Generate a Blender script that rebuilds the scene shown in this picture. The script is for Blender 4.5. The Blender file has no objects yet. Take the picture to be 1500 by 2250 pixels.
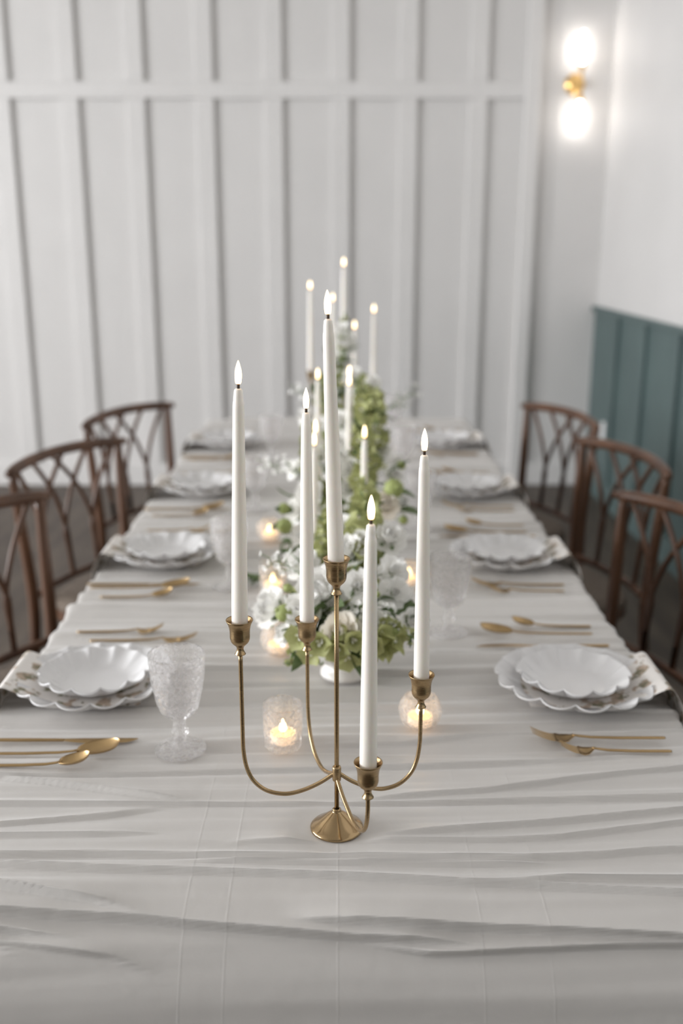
import bpy, math, random
from math import sin, cos, pi, radians, sqrt, exp
from mathutils import Vector, Matrix, noise

SC = bpy.context.scene
COL = SC.collection
random.seed(11)

# ------------------------------------------------------------------ camera
TZ = 0.766                       # mean height of the cloth on the table
cam_d = bpy.data.cameras.new('camera')
cam = bpy.data.objects.new('camera', cam_d)
COL.objects.link(cam)
cam.location = (0.007, 0.0, 1.486)
cam.rotation_euler = (radians(90 - 15.15), 0, radians(-0.18))
cam_d.sensor_fit = 'VERTICAL'
cam_d.sensor_height = 36.0
cam_d.sensor_width = 24.0
cam_d.lens = 35.0
cam_d.clip_start = 0.05
cam_d.dof.use_dof = True
cam_d.dof.focus_distance = 1.20
cam_d.dof.aperture_fstop = 2.5
SC.camera = cam

# ------------------------------------------------------------------ world, daylight, exposure
world = bpy.data.worlds.new('overcast_sky')
SC.world = world
world.use_nodes = True
bg = world.node_tree.nodes['Background']
bg.inputs['Color'].default_value = (0.86, 0.93, 1.0, 1)
bg.inputs['Strength'].default_value = 1.0


def window_light(name, loc, rot, sx, sy, power, color=(0.975, 0.982, 1.0)):
    d = bpy.data.lights.new(name, 'AREA')
    d.shape = 'RECTANGLE'
    d.size, d.size_y = sx, sy
    d.energy = power
    d.color = color
    o = bpy.data.objects.new(name, d)
    COL.objects.link(o)
    o.location = loc
    o.rotation_euler = rot
    return o


WIN = [(-1.3, 0.3), (0.9, 2.3), (2.5, 3.9)]      # window openings in the left wall, y ranges
WZ0, WZ1 = 0.9, 2.75
XL, XR, YF, YB, ZC = -6.4, 1.58, -2.6, 6.17, 3.35
for a, b in WIN:
    window_light('window_daylight', (XL - 0.25, (a + b) / 2, (WZ0 + WZ1) / 2), (0, radians(-90), 0), WZ1 - WZ0, b - a, (105 if a < 0 else 145 if a < 2 else 75) * (b - a))
SC.cycles.diffuse_bounces = 8
SC.view_settings.view_transform = 'Standard'
SC.view_settings.look = 'None'
SC.view_settings.gamma = 1.0
SC.view_settings.use_curve_mapping = False
SC.view_settings.exposure = 0.31

# ------------------------------------------------------------------ materials
MATS = {}


def mat(name, color=(0.8, 0.8, 0.8), rough=0.5, metal=0.0, spec=0.5, sss=0.0, emit=None, estr=0.0, trans=0.0):
    m = bpy.data.materials.new(name)
    m.use_nodes = True
    p = m.node_tree.nodes['Principled BSDF']
    p.inputs['Base Color'].default_value = (*color, 1)
    p.inputs['Roughness'].default_value = rough
    p.inputs['Metallic'].default_value = metal
    p.inputs['Specular IOR Level'].default_value = spec
    if sss:
        p.inputs['Subsurface Weight'].default_value = sss
        p.inputs['Subsurface Radius'].default_value = (0.012, 0.008, 0.005)
        p.inputs['Subsurface Scale'].default_value = 1.0
    if emit:
        p.inputs['Emission Color'].default_value = (*emit, 1)
        p.inputs['Emission Strength'].default_value = estr
    MATS[name] = m
    return m


def nd(m, t, **kw):
    n = m.node_tree.nodes.new(t)
    for k, v in kw.items():
        if k in n.inputs:
            n.inputs[k].default_value = v
        else:
            setattr(n, k, v)
    return n


def lk(m, a, b):
    m.node_tree.links.new(a, b)


def mottle(m, c1, c2, scale=20.0, stretch=(1, 1, 1), detail=4.0, bump=0.0, bscale=None, lo=0.35, hi=0.65):
    """colour varied between c1 and c2 by object-space noise, optional fine bump"""
    p = m.node_tree.nodes['Principled BSDF']
    tc = nd(m, 'ShaderNodeTexCoord')
    mp = nd(m, 'ShaderNodeMapping')
    mp.inputs['Scale'].default_value = stretch
    lk(m, tc.outputs['Object'], mp.inputs['Vector'])
    nz = nd(m, 'ShaderNodeTexNoise', Scale=scale, Detail=detail)
    lk(m, mp.outputs['Vector'], nz.inputs['Vector'])
    cr = nd(m, 'ShaderNodeValToRGB')
    cr.color_ramp.elements[0].position = lo
    cr.color_ramp.elements[1].position = hi
    cr.color_ramp.elements[0].color = (*c1, 1)
    cr.color_ramp.elements[1].color = (*c2, 1)
    lk(m, nz.outputs['Fac'], cr.inputs['Fac'])
    lk(m, cr.outputs['Color'], p.inputs['Base Color'])
    if bump:
        n2 = nd(m, 'ShaderNodeTexNoise', Scale=bscale or scale * 4, Detail=3.0)
        lk(m, mp.outputs['Vector'], n2.inputs['Vector'])
        b = nd(m, 'ShaderNodeBump', Strength=bump, Distance=0.002)
        lk(m, n2.outputs['Fac'], b.inputs['Height'])
        lk(m, b.outputs['Normal'], p.inputs['Normal'])
    return m


def leafy(name, c1, c2, scale=30.0, tr=0.3, rough=0.5):
    """thin plant tissue: diffuse and gloss plus light passing through"""
    m = mottle(mat(name, c1, rough, spec=0.35), c1, c2, scale)
    p = m.node_tree.nodes['Principled BSDF']
    t = nd(m, 'ShaderNodeBsdfTranslucent')
    cr = [n for n in m.node_tree.nodes if n.type == 'VALTORGB'][0]
    lk(m, cr.outputs['Color'], t.inputs['Color'])
    mx = nd(m, 'ShaderNodeMixShader', Fac=tr)
    lk(m, p.outputs[0], mx.inputs[1])
    lk(m, t.outputs[0], mx.inputs[2])
    lk(m, mx.outputs[0], m.node_tree.nodes['Material Output'].inputs['Surface'])
    return m


def pressed_glass(name, tint, clear=0.62, scale=140.0, bump=0.6):
    """thin patterned glass: mostly clear, with a sparkling relief and a little frosting"""
    m = bpy.data.materials.new(name)
    m.use_nodes = True
    nt = m.node_tree
    nt.nodes.remove(nt.nodes['Principled BSDF'])
    tc = nd(m, 'ShaderNodeTexCoord')
    vo = nd(m, 'ShaderNodeTexVoronoi', Scale=scale)
    vo.feature = 'SMOOTH_F1'
    lk(m, tc.outputs['Object'], vo.inputs['Vector'])
    b = nd(m, 'ShaderNodeBump', Strength=bump, Distance=0.004)
    lk(m, vo.outputs['Distance'], b.inputs['Height'])
    tr = nd(m, 'ShaderNodeBsdfTransparent', Color=(*tint, 1))
    fz = nd(m, 'ShaderNodeLayerWeight', Blend=0.12)
    df = nd(m, 'ShaderNodeBsdfTranslucent', Color=(0.93, 0.92, 0.92, 1))
    d2 = nd(m, 'ShaderNodeBsdfDiffuse', Color=(0.9, 0.89, 0.89, 1))
    fr = nd(m, 'ShaderNodeMixShader', Fac=0.5)
    lk(m, df.outputs[0], fr.inputs[1])
    lk(m, d2.outputs[0], fr.inputs[2])
    gl = nd(m, 'ShaderNodeBsdfGlossy', Roughness=0.06, Color=(1, 1, 1, 1))
    for n in (df, d2, gl):
        lk(m, b.outputs['Normal'], n.inputs['Normal'])
    fm = nd(m, 'ShaderNodeMapRange')
    lk(m, vo.outputs['Distance'], fm.inputs['Value'])
    fm.inputs['From Max'].default_value = 0.75
    fm.inputs['To Min'].default_value = (1 - clear) * 0.3
    fm.inputs['To Max'].default_value = (1 - clear) * 1.9
    m1 = nd(m, 'ShaderNodeMixShader')
    lk(m, fm.outputs[0], m1.inputs[0])
    lk(m, tr.outputs[0], m1.inputs[1])
    lk(m, fr.outputs[0], m1.inputs[2])
    lk(m, b.outputs['Normal'], fz.inputs['Normal'])
    gs = nd(m, 'ShaderNodeMath', operation='MULTIPLY')
    lk(m, fz.outputs['Fresnel'], gs.inputs[0])
    gs.inputs[1].default_value = 0.8
    m2 = nd(m, 'ShaderNodeMixShader')
    lk(m, gs.outputs[0], m2.inputs[0])
    lk(m, m1.outputs[0], m2.inputs[1])
    lk(m, gl.outputs[0], m2.inputs[2])
    lk(m, m2.outputs[0], nt.nodes['Material Output'].inputs['Surface'])
    MATS[name] = m
    return m


def flame_mat(name, low, high, strength, h):
    m = mat(name, (0.9, 0.8, 0.6), 0.5)
    p = m.node_tree.nodes['Principled BSDF']
    tc = nd(m, 'ShaderNodeTexCoord')
    sp = nd(m, 'ShaderNodeSeparateXYZ')
    lk(m, tc.outputs['Object'], sp.inputs[0])
    mr = nd(m, 'ShaderNodeMapRange')
    mr.inputs['From Max'].default_value = h
    lk(m, sp.outputs['Z'], mr.inputs['Value'])
    cr = nd(m, 'ShaderNodeValToRGB')
    cr.color_ramp.elements[0].color = (*low, 1)
    cr.color_ramp.elements[1].color = (*high, 1)
    cr.color_ramp.elements[1].position = 0.55
    lk(m, mr.outputs[0], cr.inputs[0])
    lk(m, cr.outputs[0], p.inputs['Emission Color'])
    p.inputs['Emission Strength'].default_value = strength
    return m


M_wall = mottle(mat('white_wall_paint', rough=0.55), (0.67, 0.66, 0.65), (0.69, 0.68, 0.67), 3.0, bump=0.05, bscale=120)
M_batten = mottle(mat('white_batten_paint', rough=0.45), (0.70, 0.69, 0.68), (0.72, 0.71, 0.70), 3.0)
M_bounce_cut = mottle(mat('bounce_cutting_dark', rough=0.6), (0.22, 0.21, 0.20), (0.25, 0.24, 0.23), 3.0)  # invented dark tone on the unseen front wall, cuts bounce onto the cloth front
M_green = mottle(mat('sage_green_paint', rough=0.5), (0.085, 0.125, 0.125), (0.095, 0.14, 0.138), 4.0)
M_ceil = mat('ceiling_paint', (0.8, 0.79, 0.77), 0.7)
M_brass = mat('brushed_brass', (0.40, 0.285, 0.155), 0.25, 1.0)
p_ = M_brass.node_tree.nodes['Principled BSDF']
tc_ = nd(M_brass, 'ShaderNodeTexCoord')
mp_ = nd(M_brass, 'ShaderNodeMapping')
mp_.inputs['Scale'].default_value = (1, 1, 60)
nz_ = nd(M_brass, 'ShaderNodeTexNoise', Scale=40.0, Detail=3.0)
lk(M_brass, tc_.outputs['Object'], mp_.inputs[0])
lk(M_brass, mp_.outputs[0], nz_.inputs['Vector'])
mr_ = nd(M_brass, 'ShaderNodeMapRange')
mr_.inputs['To Min'].default_value = 0.2
mr_.inputs['To Max'].default_value = 0.38
lk(M_brass, nz_.outputs['Fac'], mr_.inputs['Value'])
lk(M_brass, mr_.outputs[0], p_.inputs['Roughness'])
bm_ = nd(M_brass, 'ShaderNodeBump', Strength=0.08, Distance=0.001)
lk(M_brass, nz_.outputs['Fac'], bm_.inputs['Height'])
lk(M_brass, bm_.outputs[0], p_.inputs['Normal'])
M_brass_base = mottle(mat('polished_brass_base', (0.40, 0.285, 0.155), 0.16, 1.0), (0.38, 0.27, 0.145), (0.42, 0.30, 0.165), 30)
M_gold = mottle(mat('satin_gold', (0.58, 0.39, 0.18), 0.3, 1.0), (0.43, 0.295, 0.145), (0.48, 0.335, 0.17), 25)
M_sconce = mottle(mat('polished_brass', (0.75, 0.5, 0.2), 0.3, 1.0), (0.72, 0.47, 0.18), (0.78, 0.53, 0.23), 25)
M_wax = mottle(mat('ivory_wax', rough=0.42, sss=0.2), (0.955, 0.905, 0.835), (0.97, 0.925, 0.865), 8)
M_wick = mottle(mat('dark_wick', rough=0.7), (0.03, 0.02, 0.015), (0.08, 0.05, 0.03), 200)
M_flame = flame_mat('candle_flame', (1.0, 0.58, 0.24), (1.0, 0.78, 0.48), 4.2, 0.02)
M_tflame = flame_mat('tealight_flame', (1.0, 0.50, 0.14), (1.0, 0.66, 0.28), 7.0, 0.012)
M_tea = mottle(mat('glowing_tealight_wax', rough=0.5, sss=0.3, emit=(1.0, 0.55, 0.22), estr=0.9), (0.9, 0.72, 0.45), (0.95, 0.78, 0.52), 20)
M_tcup = mottle(mat('glowing_tealight_cup', (0.8, 0.8, 0.8), 0.4, emit=(1.0, 0.62, 0.32), estr=0.55), (0.85, 0.80, 0.74), (0.90, 0.86, 0.8), 20)  # translucent tealight cup, its warm glow put in as emission
M_tube = mat('lit_frosted_tube', (0.9, 0.9, 0.9), 0.4, emit=(1.0, 0.93, 0.86), estr=14.0)
M_china = mottle(mat('white_china', rough=0.18), (0.74, 0.735, 0.74), (0.77, 0.765, 0.77), 6)
M_ceramic = mottle(mat('white_ceramic', rough=0.35), (0.84, 0.82, 0.80), (0.87, 0.85, 0.83), 9)
M_glass = pressed_glass('pressed_goblet_glass', (0.99, 0.985, 0.985), 0.82, 190, 0.9)
M_vglass = pressed_glass('crackle_votive_glass', (0.995, 0.985, 0.975), 0.80, 210, 0.8)
M_wood = mottle(mat('walnut_wood', rough=0.36), (0.052, 0.023, 0.0115), (0.125, 0.057, 0.028), 9, (1, 1, 0.25), 6)
M_seat = mottle(mat('taupe_seat_fabric', rough=0.9), (0.12, 0.095, 0.075), (0.165, 0.132, 0.105), 120, bump=0.3)
M_table = mottle(mat('oak_table_wood', rough=0.5), (0.24, 0.16, 0.10), (0.33, 0.23, 0.15), 8, (1, 0.15, 1), 6)
M_petal = leafy('white_petals', (0.965, 0.955, 0.93), (0.985, 0.98, 0.96), 40, 0.2)
M_cream = leafy('cream_petals', (0.92, 0.87, 0.79), (0.955, 0.92, 0.86), 40, 0.2)
M_leaf = leafy('dark_green_leaf', (0.07, 0.11, 0.045), (0.17, 0.23, 0.10), 50, 0.25, 0.4)
M_lime = leafy('lime_green_bells', (0.33, 0.36, 0.14), (0.60, 0.61, 0.31), 45, 0.3)
M_stem = leafy('green_stem', (0.13, 0.22, 0.06), (0.20, 0.30, 0.10), 50, 0.1)
M_pod = leafy('green_pod', (0.28, 0.34, 0.11), (0.42, 0.47, 0.19), 60, 0.1)
M_plastic = mottle(mat('white_plastic', rough=0.35), (0.8, 0.8, 0.8), (0.83, 0.83, 0.83), 5)

# floor: worn brown boards in the material, too blurred in the view to be told apart
M_floor = mottle(mat('brown_floor', rough=0.5), (0.05, 0.036, 0.025), (0.095, 0.072, 0.052), 3.5, (4, 0.6, 1), 6)

# cloth: satin with two faint pressed lines along the table
M_cloth = mat('ivory_satin_cloth', (0.575, 0.556, 0.535), 0.38, spec=0.4)
pc = M_cloth.node_tree.nodes['Principled BSDF']
pc.inputs['Sheen Weight'].default_value = 0.25
pc.inputs['Sheen Roughness'].default_value = 0.4
tc = nd(M_cloth, 'ShaderNodeTexCoord')
sx = nd(M_cloth, 'ShaderNodeSeparateXYZ')
lk(M_cloth, tc.outputs['Object'], sx.inputs[0])
hsum = None
for x0 in (-0.166, -0.118, 0.006, 0.165, 0.24):
    s = nd(M_cloth, 'ShaderNodeMath', operation='SUBTRACT')
    lk(M_cloth, sx.outputs['X'], s.inputs[0]); s.inputs[1].default_value = x0
    a = nd(M_cloth, 'ShaderNodeMath', operation='ABSOLUTE'); lk(M_cloth, s.outputs[0], a.inputs[0])
    r = nd(M_cloth, 'ShaderNodeMapRange'); lk(M_cloth, a.outputs[0], r.inputs['Value'])
    r.inputs['From Max'].default_value = 0.0022
    r.inputs['To Min'].default_value = 1.0; r.inputs['To Max'].default_value = 0.0
    if hsum is None:
        hsum = r
    else:
        ad = nd(M_cloth, 'ShaderNodeMath', operation='ADD')
        lk(M_cloth, hsum.outputs[0], ad.inputs[0]); lk(M_cloth, r.outputs[0], ad.inputs[1])
        hsum = ad
bp1 = nd(M_cloth, 'ShaderNodeBump', Strength=0.14, Distance=0.001)
lk(M_cloth, hsum.outputs[0], bp1.inputs['Height'])
wn = nd(M_cloth, 'ShaderNodeTexNoise', Scale=9.0, Detail=5.0, Roughness=0.6)
lk(M_cloth, tc.outputs['Object'], wn.inputs['Vector'])
bp2 = nd(M_cloth, 'ShaderNodeBump', Strength=0.16, Distance=0.012)
lk(M_cloth, wn.outputs['Fac'], bp2.inputs['Height'])
lk(M_cloth, bp1.outputs[0], bp2.inputs['Normal'])
lk(M_cloth, bp2.outputs[0], pc.inputs['Normal'])

# napkin: white linen with an olive and brown sprig print
M_napkin = mat('printed_napkin_linen', (0.8, 0.77, 0.74), 0.8)
pn = M_napkin.node_tree.nodes['Principled BSDF']
tcn = nd(M_napkin, 'ShaderNodeTexCoord')
n1 = nd(M_napkin, 'ShaderNodeTexNoise', Scale=44.0, Detail=3.0)
n2 = nd(M_napkin, 'ShaderNodeTexNoise', Scale=55.0, Detail=2.0)
lk(M_napkin, tcn.outputs['Object'], n1.inputs['Vector']); lk(M_napkin, tcn.outputs['Object'], n2.inputs['Vector'])
r1 = nd(M_napkin, 'ShaderNodeValToRGB')
r1.color_ramp.elements[0].position = 0.52; r1.color_ramp.elements[1].position = 0.57
r1.color_ramp.elements[0].color = (0, 0, 0, 1); r1.color_ramp.elements[1].color = (1, 1, 1, 1)
lk(M_napkin, n1.outputs['Fac'], r1.inputs[0])
r2 = nd(M_napkin, 'ShaderNodeValToRGB')
r2.color_ramp.elements[0].position = 0.42; r2.color_ramp.elements[1].position = 0.55
r2.color_ramp.elements[0].color = (0.22, 0.21, 0.14, 1); r2.color_ramp.elements[1].color = (0.48, 0.38, 0.30, 1)
lk(M_napkin, n2.outputs['Fac'], r2.inputs[0])
mxn = nd(M_napkin, 'ShaderNodeMix', data_type='RGBA')
lk(M_napkin, r1.outputs[0], mxn.inputs[0])
mxn.inputs[6].default_value = (0.80, 0.77, 0.74, 1)
lk(M_napkin, r2.outputs[0], mxn.inputs[7])
lk(M_napkin, mxn.outputs[2], pn.inputs['Base Color'])


# ------------------------------------------------------------------ geometry helpers
class MB:
    def __init__(self):
        self.v, self.f, self.mi = [], [], []

    def add(self, verts, faces, m=0):
        o = len(self.v)
        self.v += [tuple(p) for p in verts]
        self.f += [tuple(i + o for i in f) for f in faces]
        self.mi += [m] * len(faces)
        return self

    def box(self, x0, x1, y0, y1, z0, z1, m=0, bev=0.0):
        if bev <= 0:
            vs = [(x, y, z) for x in (x0, x1) for y in (y0, y1) for z in (z0, z1)]
            self.add(vs, [(0, 1, 3, 2), (4, 6, 7, 5), (0, 4, 5, 1), (2, 3, 7, 6), (0, 2, 6, 4), (1, 5, 7, 3)], m)
        else:
            b = bev
            vs, idx = [], {}
            for i, (x, sxn) in enumerate(((x0, 1), (x1, -1))):
                for j, (y, syn) in enumerate(((y0, 1), (y1, -1))):
                    for k, (z, szn) in enumerate(((z0, 1), (z1, -1))):
                        for a in range(3):
                            q = [x + b * sxn, y + b * syn, z + b * szn]
                            q[a] = (x, y, z)[a]
                            idx[i, j, k, a] = len(vs)
                            vs.append(tuple(q))
            fs = []
            for a in range(3):
                o = [c for c in range(3) if c != a]
                for s in (0, 1):
                    cyc = []
                    for p, q in ((0, 0), (1, 0), (1, 1), (0, 1)):
                        c = [0, 0, 0]; c[a] = s; c[o[0]] = p; c[o[1]] = q
                        cyc.append(idx[c[0], c[1], c[2], a])
                    flip = (s == 0) != (a == 1)
                    fs.append(tuple(reversed(cyc)) if flip else tuple(cyc))
            for a in range(3):
                o = [c for c in range(3) if c != a]
                for p in (0, 1):
                    for q in (0, 1):
                        c0 = [0, 0, 0]; c0[o[0]] = p; c0[o[1]] = q
                        c1 = list(c0); c1[a] = 1
                        fs.append((idx[(*c0, o[0])], idx[(*c1, o[0])], idx[(*c1, o[1])], idx[(*c0, o[1])]))
            for i in (0, 1):
                for j in (0, 1):
                    for k in (0, 1):
                        fs.append((idx[i, j, k, 0], idx[i, j, k, 1], idx[i, j, k, 2]))
            self.add(vs, fs, m)
        return self

    def lathe(self, prof, n=24, m=0, c=(0, 0, 0), warp=None):
        """profile of (r, z) turned about z; warp(angle, r, z) -> (r, z)"""
        vs, fs = [], []
        for r, z in prof:
            for i in range(n):
                a = 2 * pi * i / n
                rr, zz = warp(a, r, z) if warp else (r, z)
                vs.append((c[0] + rr * cos(a), c[1] + rr * sin(a), c[2] + zz))
        for j in range(len(prof) - 1):
            for i in range(n):
                k = (i + 1) % n
                fs.append((j * n + i, j * n + k, (j + 1) * n + k, (j + 1) * n + i))
        if prof[0][0] > 1e-6 and False:
            fs.append(tuple(range(n - 1, -1, -1)))
        return self.add(vs, fs, m)

    def tube(self, pts, rad, n=8, m=0, sx=1.0, cap=True, upv=None):
        """tube along points with parallel transported frames; rad number or list; sx widens one axis"""
        pts = [Vector(p) for p in pts]
        if not hasattr(rad, '__len__'):
            rad = [rad] * len(pts)
        T = []
        for i in range(len(pts)):
            a = pts[max(i - 1, 0)]; b = pts[min(i + 1, len(pts) - 1)]
            T.append((b - a).normalized())
        u = Vector(upv) if upv else (Vector((0, 0, 1)) if abs(T[0].z) < 0.9 else Vector((1, 0, 0)))
        N = (u - T[0] * u.dot(T[0])).normalized()
        vs, fs = [], []
        for i, p in enumerate(pts):
            N = (N - T[i] * N.dot(T[i])).normalized()
            B = T[i].cross(N)
            for k in range(n):
                a = 2 * pi * k / n
                vs.append(p + (N * cos(a) * sx + B * sin(a)) * rad[i])
        for j in range(len(pts) - 1):
            for k in range(n):
                q = (k + 1) % n
                fs.append((j * n + k, j * n + q, (j + 1) * n + q, (j + 1) * n + k))
        if cap:
            fs.append(tuple(range(n - 1, -1, -1)))
            e = (len(pts) - 1) * n
            fs.append(tuple(range(e, e + n)))
        return self.add(vs, fs, m)

    def move(self, mtx):
        self.v = [tuple(mtx @ Vector(p)) for p in self.v]
        return self

    def mesh(self, name, mats, smooth=True):
        me = bpy.data.meshes.new(name)
        me.from_pydata(self.v, [], self.f)
        for mm in (mats if isinstance(mats, (list, tuple)) else [mats]):
            me.materials.append(mm)
        if any(self.mi):
            me.polygons.foreach_set('material_index', self.mi)
        if smooth:
            me.polygons.foreach_set('use_smooth', [True] * len(self.f))
        me.update()
        if smooth == 'auto':
            me.set_sharp_from_angle(angle=radians(35))
        return me


def obj(name, mb, mats, parent=None, loc=(0, 0, 0), rot=(0, 0, 0), smooth=True):
    me = mb if isinstance(mb, bpy.types.Mesh) else mb.mesh(name, mats, smooth)
    o = bpy.data.objects.new(name, me)
    COL.objects.link(o)
    o.location = loc
    o.rotation_euler = rot
    o.parent = parent
    return o


def tag(o, label, cat, group=None):
    o['label'] = label
    o['category'] = cat
    if group:
        o['group'] = group
    return o


def thing(name, loc, label, cat, group=None, rotz=0.0):
    o = bpy.data.objects.new(name, None)
    o.empty_display_size = 0.05
    COL.objects.link(o)
    o.location = loc
    o.rotation_euler = (0, 0, rotz)
    return tag(o, label, cat, group)


def copy_tree(o, kids, parent=None):
    c = o.copy()
    COL.objects.link(c)
    c.parent = parent
    for ch in kids.get(o.name, ()):
        copy_tree(ch, kids, c)
    return c


def dup(o, loc, rotz=None, label=None):
    kids = {}
    stack = [o]
    while stack:
        q = stack.pop()
        ch = list(q.children)
        kids[q.name] = ch
        stack += ch
    c = copy_tree(o, kids)
    c.location = loc
    if rotz is not None:
        c.rotation_euler = (0, 0, rotz)
    if label:
        c['label'] = label
    return c


def struct(name, mb, m, parent=None, smooth=False):
    o = obj(name, mb, m, parent, smooth=smooth)
    if parent is None:
        o['kind'] = 'structure'
    return o


def curve_pts(P, n=8):
    """Catmull-Rom through the points"""
    P = [Vector(p) for p in P]
    out = []
    for i in range(len(P) - 1):
        p0 = P[i - 1] if i else P[0] * 2 - P[1]
        p1, p2 = P[i], P[i + 1]
        p3 = P[i + 2] if i + 2 < len(P) else P[-1] * 2 - P[-2]
        for k in range(n):
            t = k / n
            out.append(0.5 * ((2 * p1) + (p2 - p0) * t + (2 * p0 - 5 * p1 + 4 * p2 - p3) * t * t + (3 * p1 - p0 - 3 * p2 + p3) * t ** 3))
    out.append(P[-1])
    return out


def sstep(a, b, x):
    t = min(1.0, max(0.0, (x - a) / (b - a)))
    return t * t * (3 - 2 * t)


# ------------------------------------------------------------------ room
struct('floor', MB().box(XL - 0.2, XR + 0.2, YF - 0.2, YB + 0.2, -0.1, 0.0), M_floor)
struct('ceiling', MB().box(XL - 0.2, XR + 0.2, YF - 0.2, YB + 0.2, ZC, ZC + 0.1), M_ceil)
wb = struct('wall_back', MB().box(XL - 0.2, XR + 0.2, YB, YB + 0.15, 0, ZC), M_wall)
wf = struct('wall_front', MB().box(XL - 0.2, XR + 0.2, YF - 0.15, YF, 0, ZC), M_bounce_cut)
wr = struct('wall_right', MB().box(XR, XR + 0.15, YF, YB, 0, ZC), M_wall)
mbw = MB()
ys = [YF] + [q for w in WIN for q in w] + [YB]
for i in range(0, len(ys), 2):
    mbw.box(XL - 0.15, XL, ys[i], ys[i + 1], 0, ZC)
for a, b in WIN:
    mbw.box(XL - 0.15, XL, a, b, 0, WZ0).box(XL - 0.15, XL, a, b, WZ1, ZC)
struct('wall_left', mbw, M_wall)
for i, (a, b) in enumerate(WIN):
    f = MB()
    f.box(XL - 0.02, XL + 0.02, a - 0.08, a, WZ0, WZ1).box(XL - 0.02, XL + 0.02, b, b + 0.08, WZ0, WZ1)
    f.box(XL - 0.02, XL + 0.02, a - 0.08, b + 0.08, WZ1, WZ1 + 0.1).box(XL - 0.02, XL + 0.06, a - 0.1, b + 0.1, WZ0 - 0.05, WZ0)
    w = struct('window_%d' % (i + 1), f, M_batten)

# white panelling on the back wall: boards, battens and one rail, each a part
BX = [-2.67, -2.275, -1.88, -1.487, -1.105, -0.708, -0.312, 0.074, 0.464, 0.867]   # right edges of the battens
BW, BT = 0.105, 0.026
for i, x in enumerate(BX):
    struct('batten', MB().box(x - BW, x, YB - BT, YB, 0.14, 2.285, bev=0.003), M_batten, wb)
    struct('batten', MB().box(x - BW, x, YB - BT, YB, 2.375, ZC, bev=0.003), M_batten, wb)
struct('rail', MB().box(XL, 1.178, YB - BT - 0.001, YB, 2.285, 2.375, bev=0.003), M_batten, wb)
struct('corner_trim', MB().box(1.085, 1.165, YB - 0.05, YB, 0.0, ZC, bev=0.003), M_batten, wb)
struct('corner_panel', MB().box(1.165, 1.262, YB - 0.006, YB, 0.1, ZC, bev=0.002), M_wall, wb)
struct('corner_panel', MB().box(1.266, XR, YB - 0.006, YB, 0.1, ZC, bev=0.002), M_wall, wb)
struct('baseboard_back', MB().box(XL, XR, YB - BT - 0.004, YB, 0, 0.14, bev=0.004), M_batten)

# green wainscot on the right wall
struct('wainscot_panel', MB().box(XR - 0.012, XR, YF, YB - 0.006, 0, 1.085), M_green, wr)
struct('wainscot_cap', MB().box(XR - 0.035, XR, YF, YB - 0.006, 1.085, 1.115, bev=0.004), M_green, wr)
struct('wainscot_base', MB().box(XR - 0.03, XR, YF, YB - 0.03, 0, 0.14, bev=0.004), M_green, wr)
for y in [5.63, 5.11, 4.59, 4.07, 3.55, 3.03, 2.51, 1.99, 1.47, 0.95]:
    struct('wainscot_batten', MB().box(XR - 0.034, XR, y - 0.045, y + 0.045, 0.14, 1.085, bev=0.003), M_green, wr)

# white outlet cover
t = thing('wall_outlet', (XR - 0.012, 5.74, 0.415), 'white outlet plate low on the green wainscot behind the chairs', 'outlet')
obj('cover_plate', MB().box(-0.022, 0, -0.036, 0.036, -0.058, 0.058, bev=0.004), M_plastic, t, smooth=False)
for dz in (-0.022, 0.022):
    obj('socket', MB().box(-0.026, -0.02, -0.016, 0.016, dz - 0.014, dz + 0.014, bev=0.003), M_plastic, t, smooth=False)

# sconce with a lit tube above and below
t = thing('wall_sconce', (1.365, YB - 0.006, 2.362), 'brass wall sconce with two lit frosted tubes in the corner', 'sconce')
pl = MB().lathe([(0.0, 0.0), (0.056, 0.0), (0.058, 0.006), (0.05, 0.014), (0.022, 0.022), (0.018, 0.05), (0.0, 0.052)], 32)
obj('backplate', pl.move(Matrix.Rotation(radians(90), 4, 'X')), M_sconce, t)
obj('arm', MB().tube(curve_pts([(0, -0.04, 0.0), (0.01, -0.062, 0.0), (0.02, -0.075, 0.03), (0.02, -0.075, 0.07)]), 0.007, 10), M_sconce, t)
obj('arm', MB().tube(curve_pts([(0, -0.04, 0.0), (0.01, -0.062, 0.0), (0.02, -0.075, -0.03), (0.02, -0.075, -0.07)]), 0.007, 10), M_sconce, t)
for s in (1, -1):
    obj('tube_cup', MB().lathe([(0.0, 0.0), (0.012, 0.0), (0.02, 0.01), (0.021, 0.03), (0.0, 0.03)], 20).move(Matrix.Translation((0.02, -0.075, s * 0.065)) @ Matrix.Rotation(0 if s > 0 else pi, 4, 'X')), M_sconce, t)
    obj('light_tube', MB().lathe([(0.0, 0.0), (0.012, 0.002), (0.012, 0.165), (0.009, 0.171), (0.0, 0.173)], 20).move(Matrix.Translation((0.02, -0.075, s * 0.097)) @ Matrix.Rotation(0 if s > 0 else pi, 4, 'X')), M_tube, t)

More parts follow.
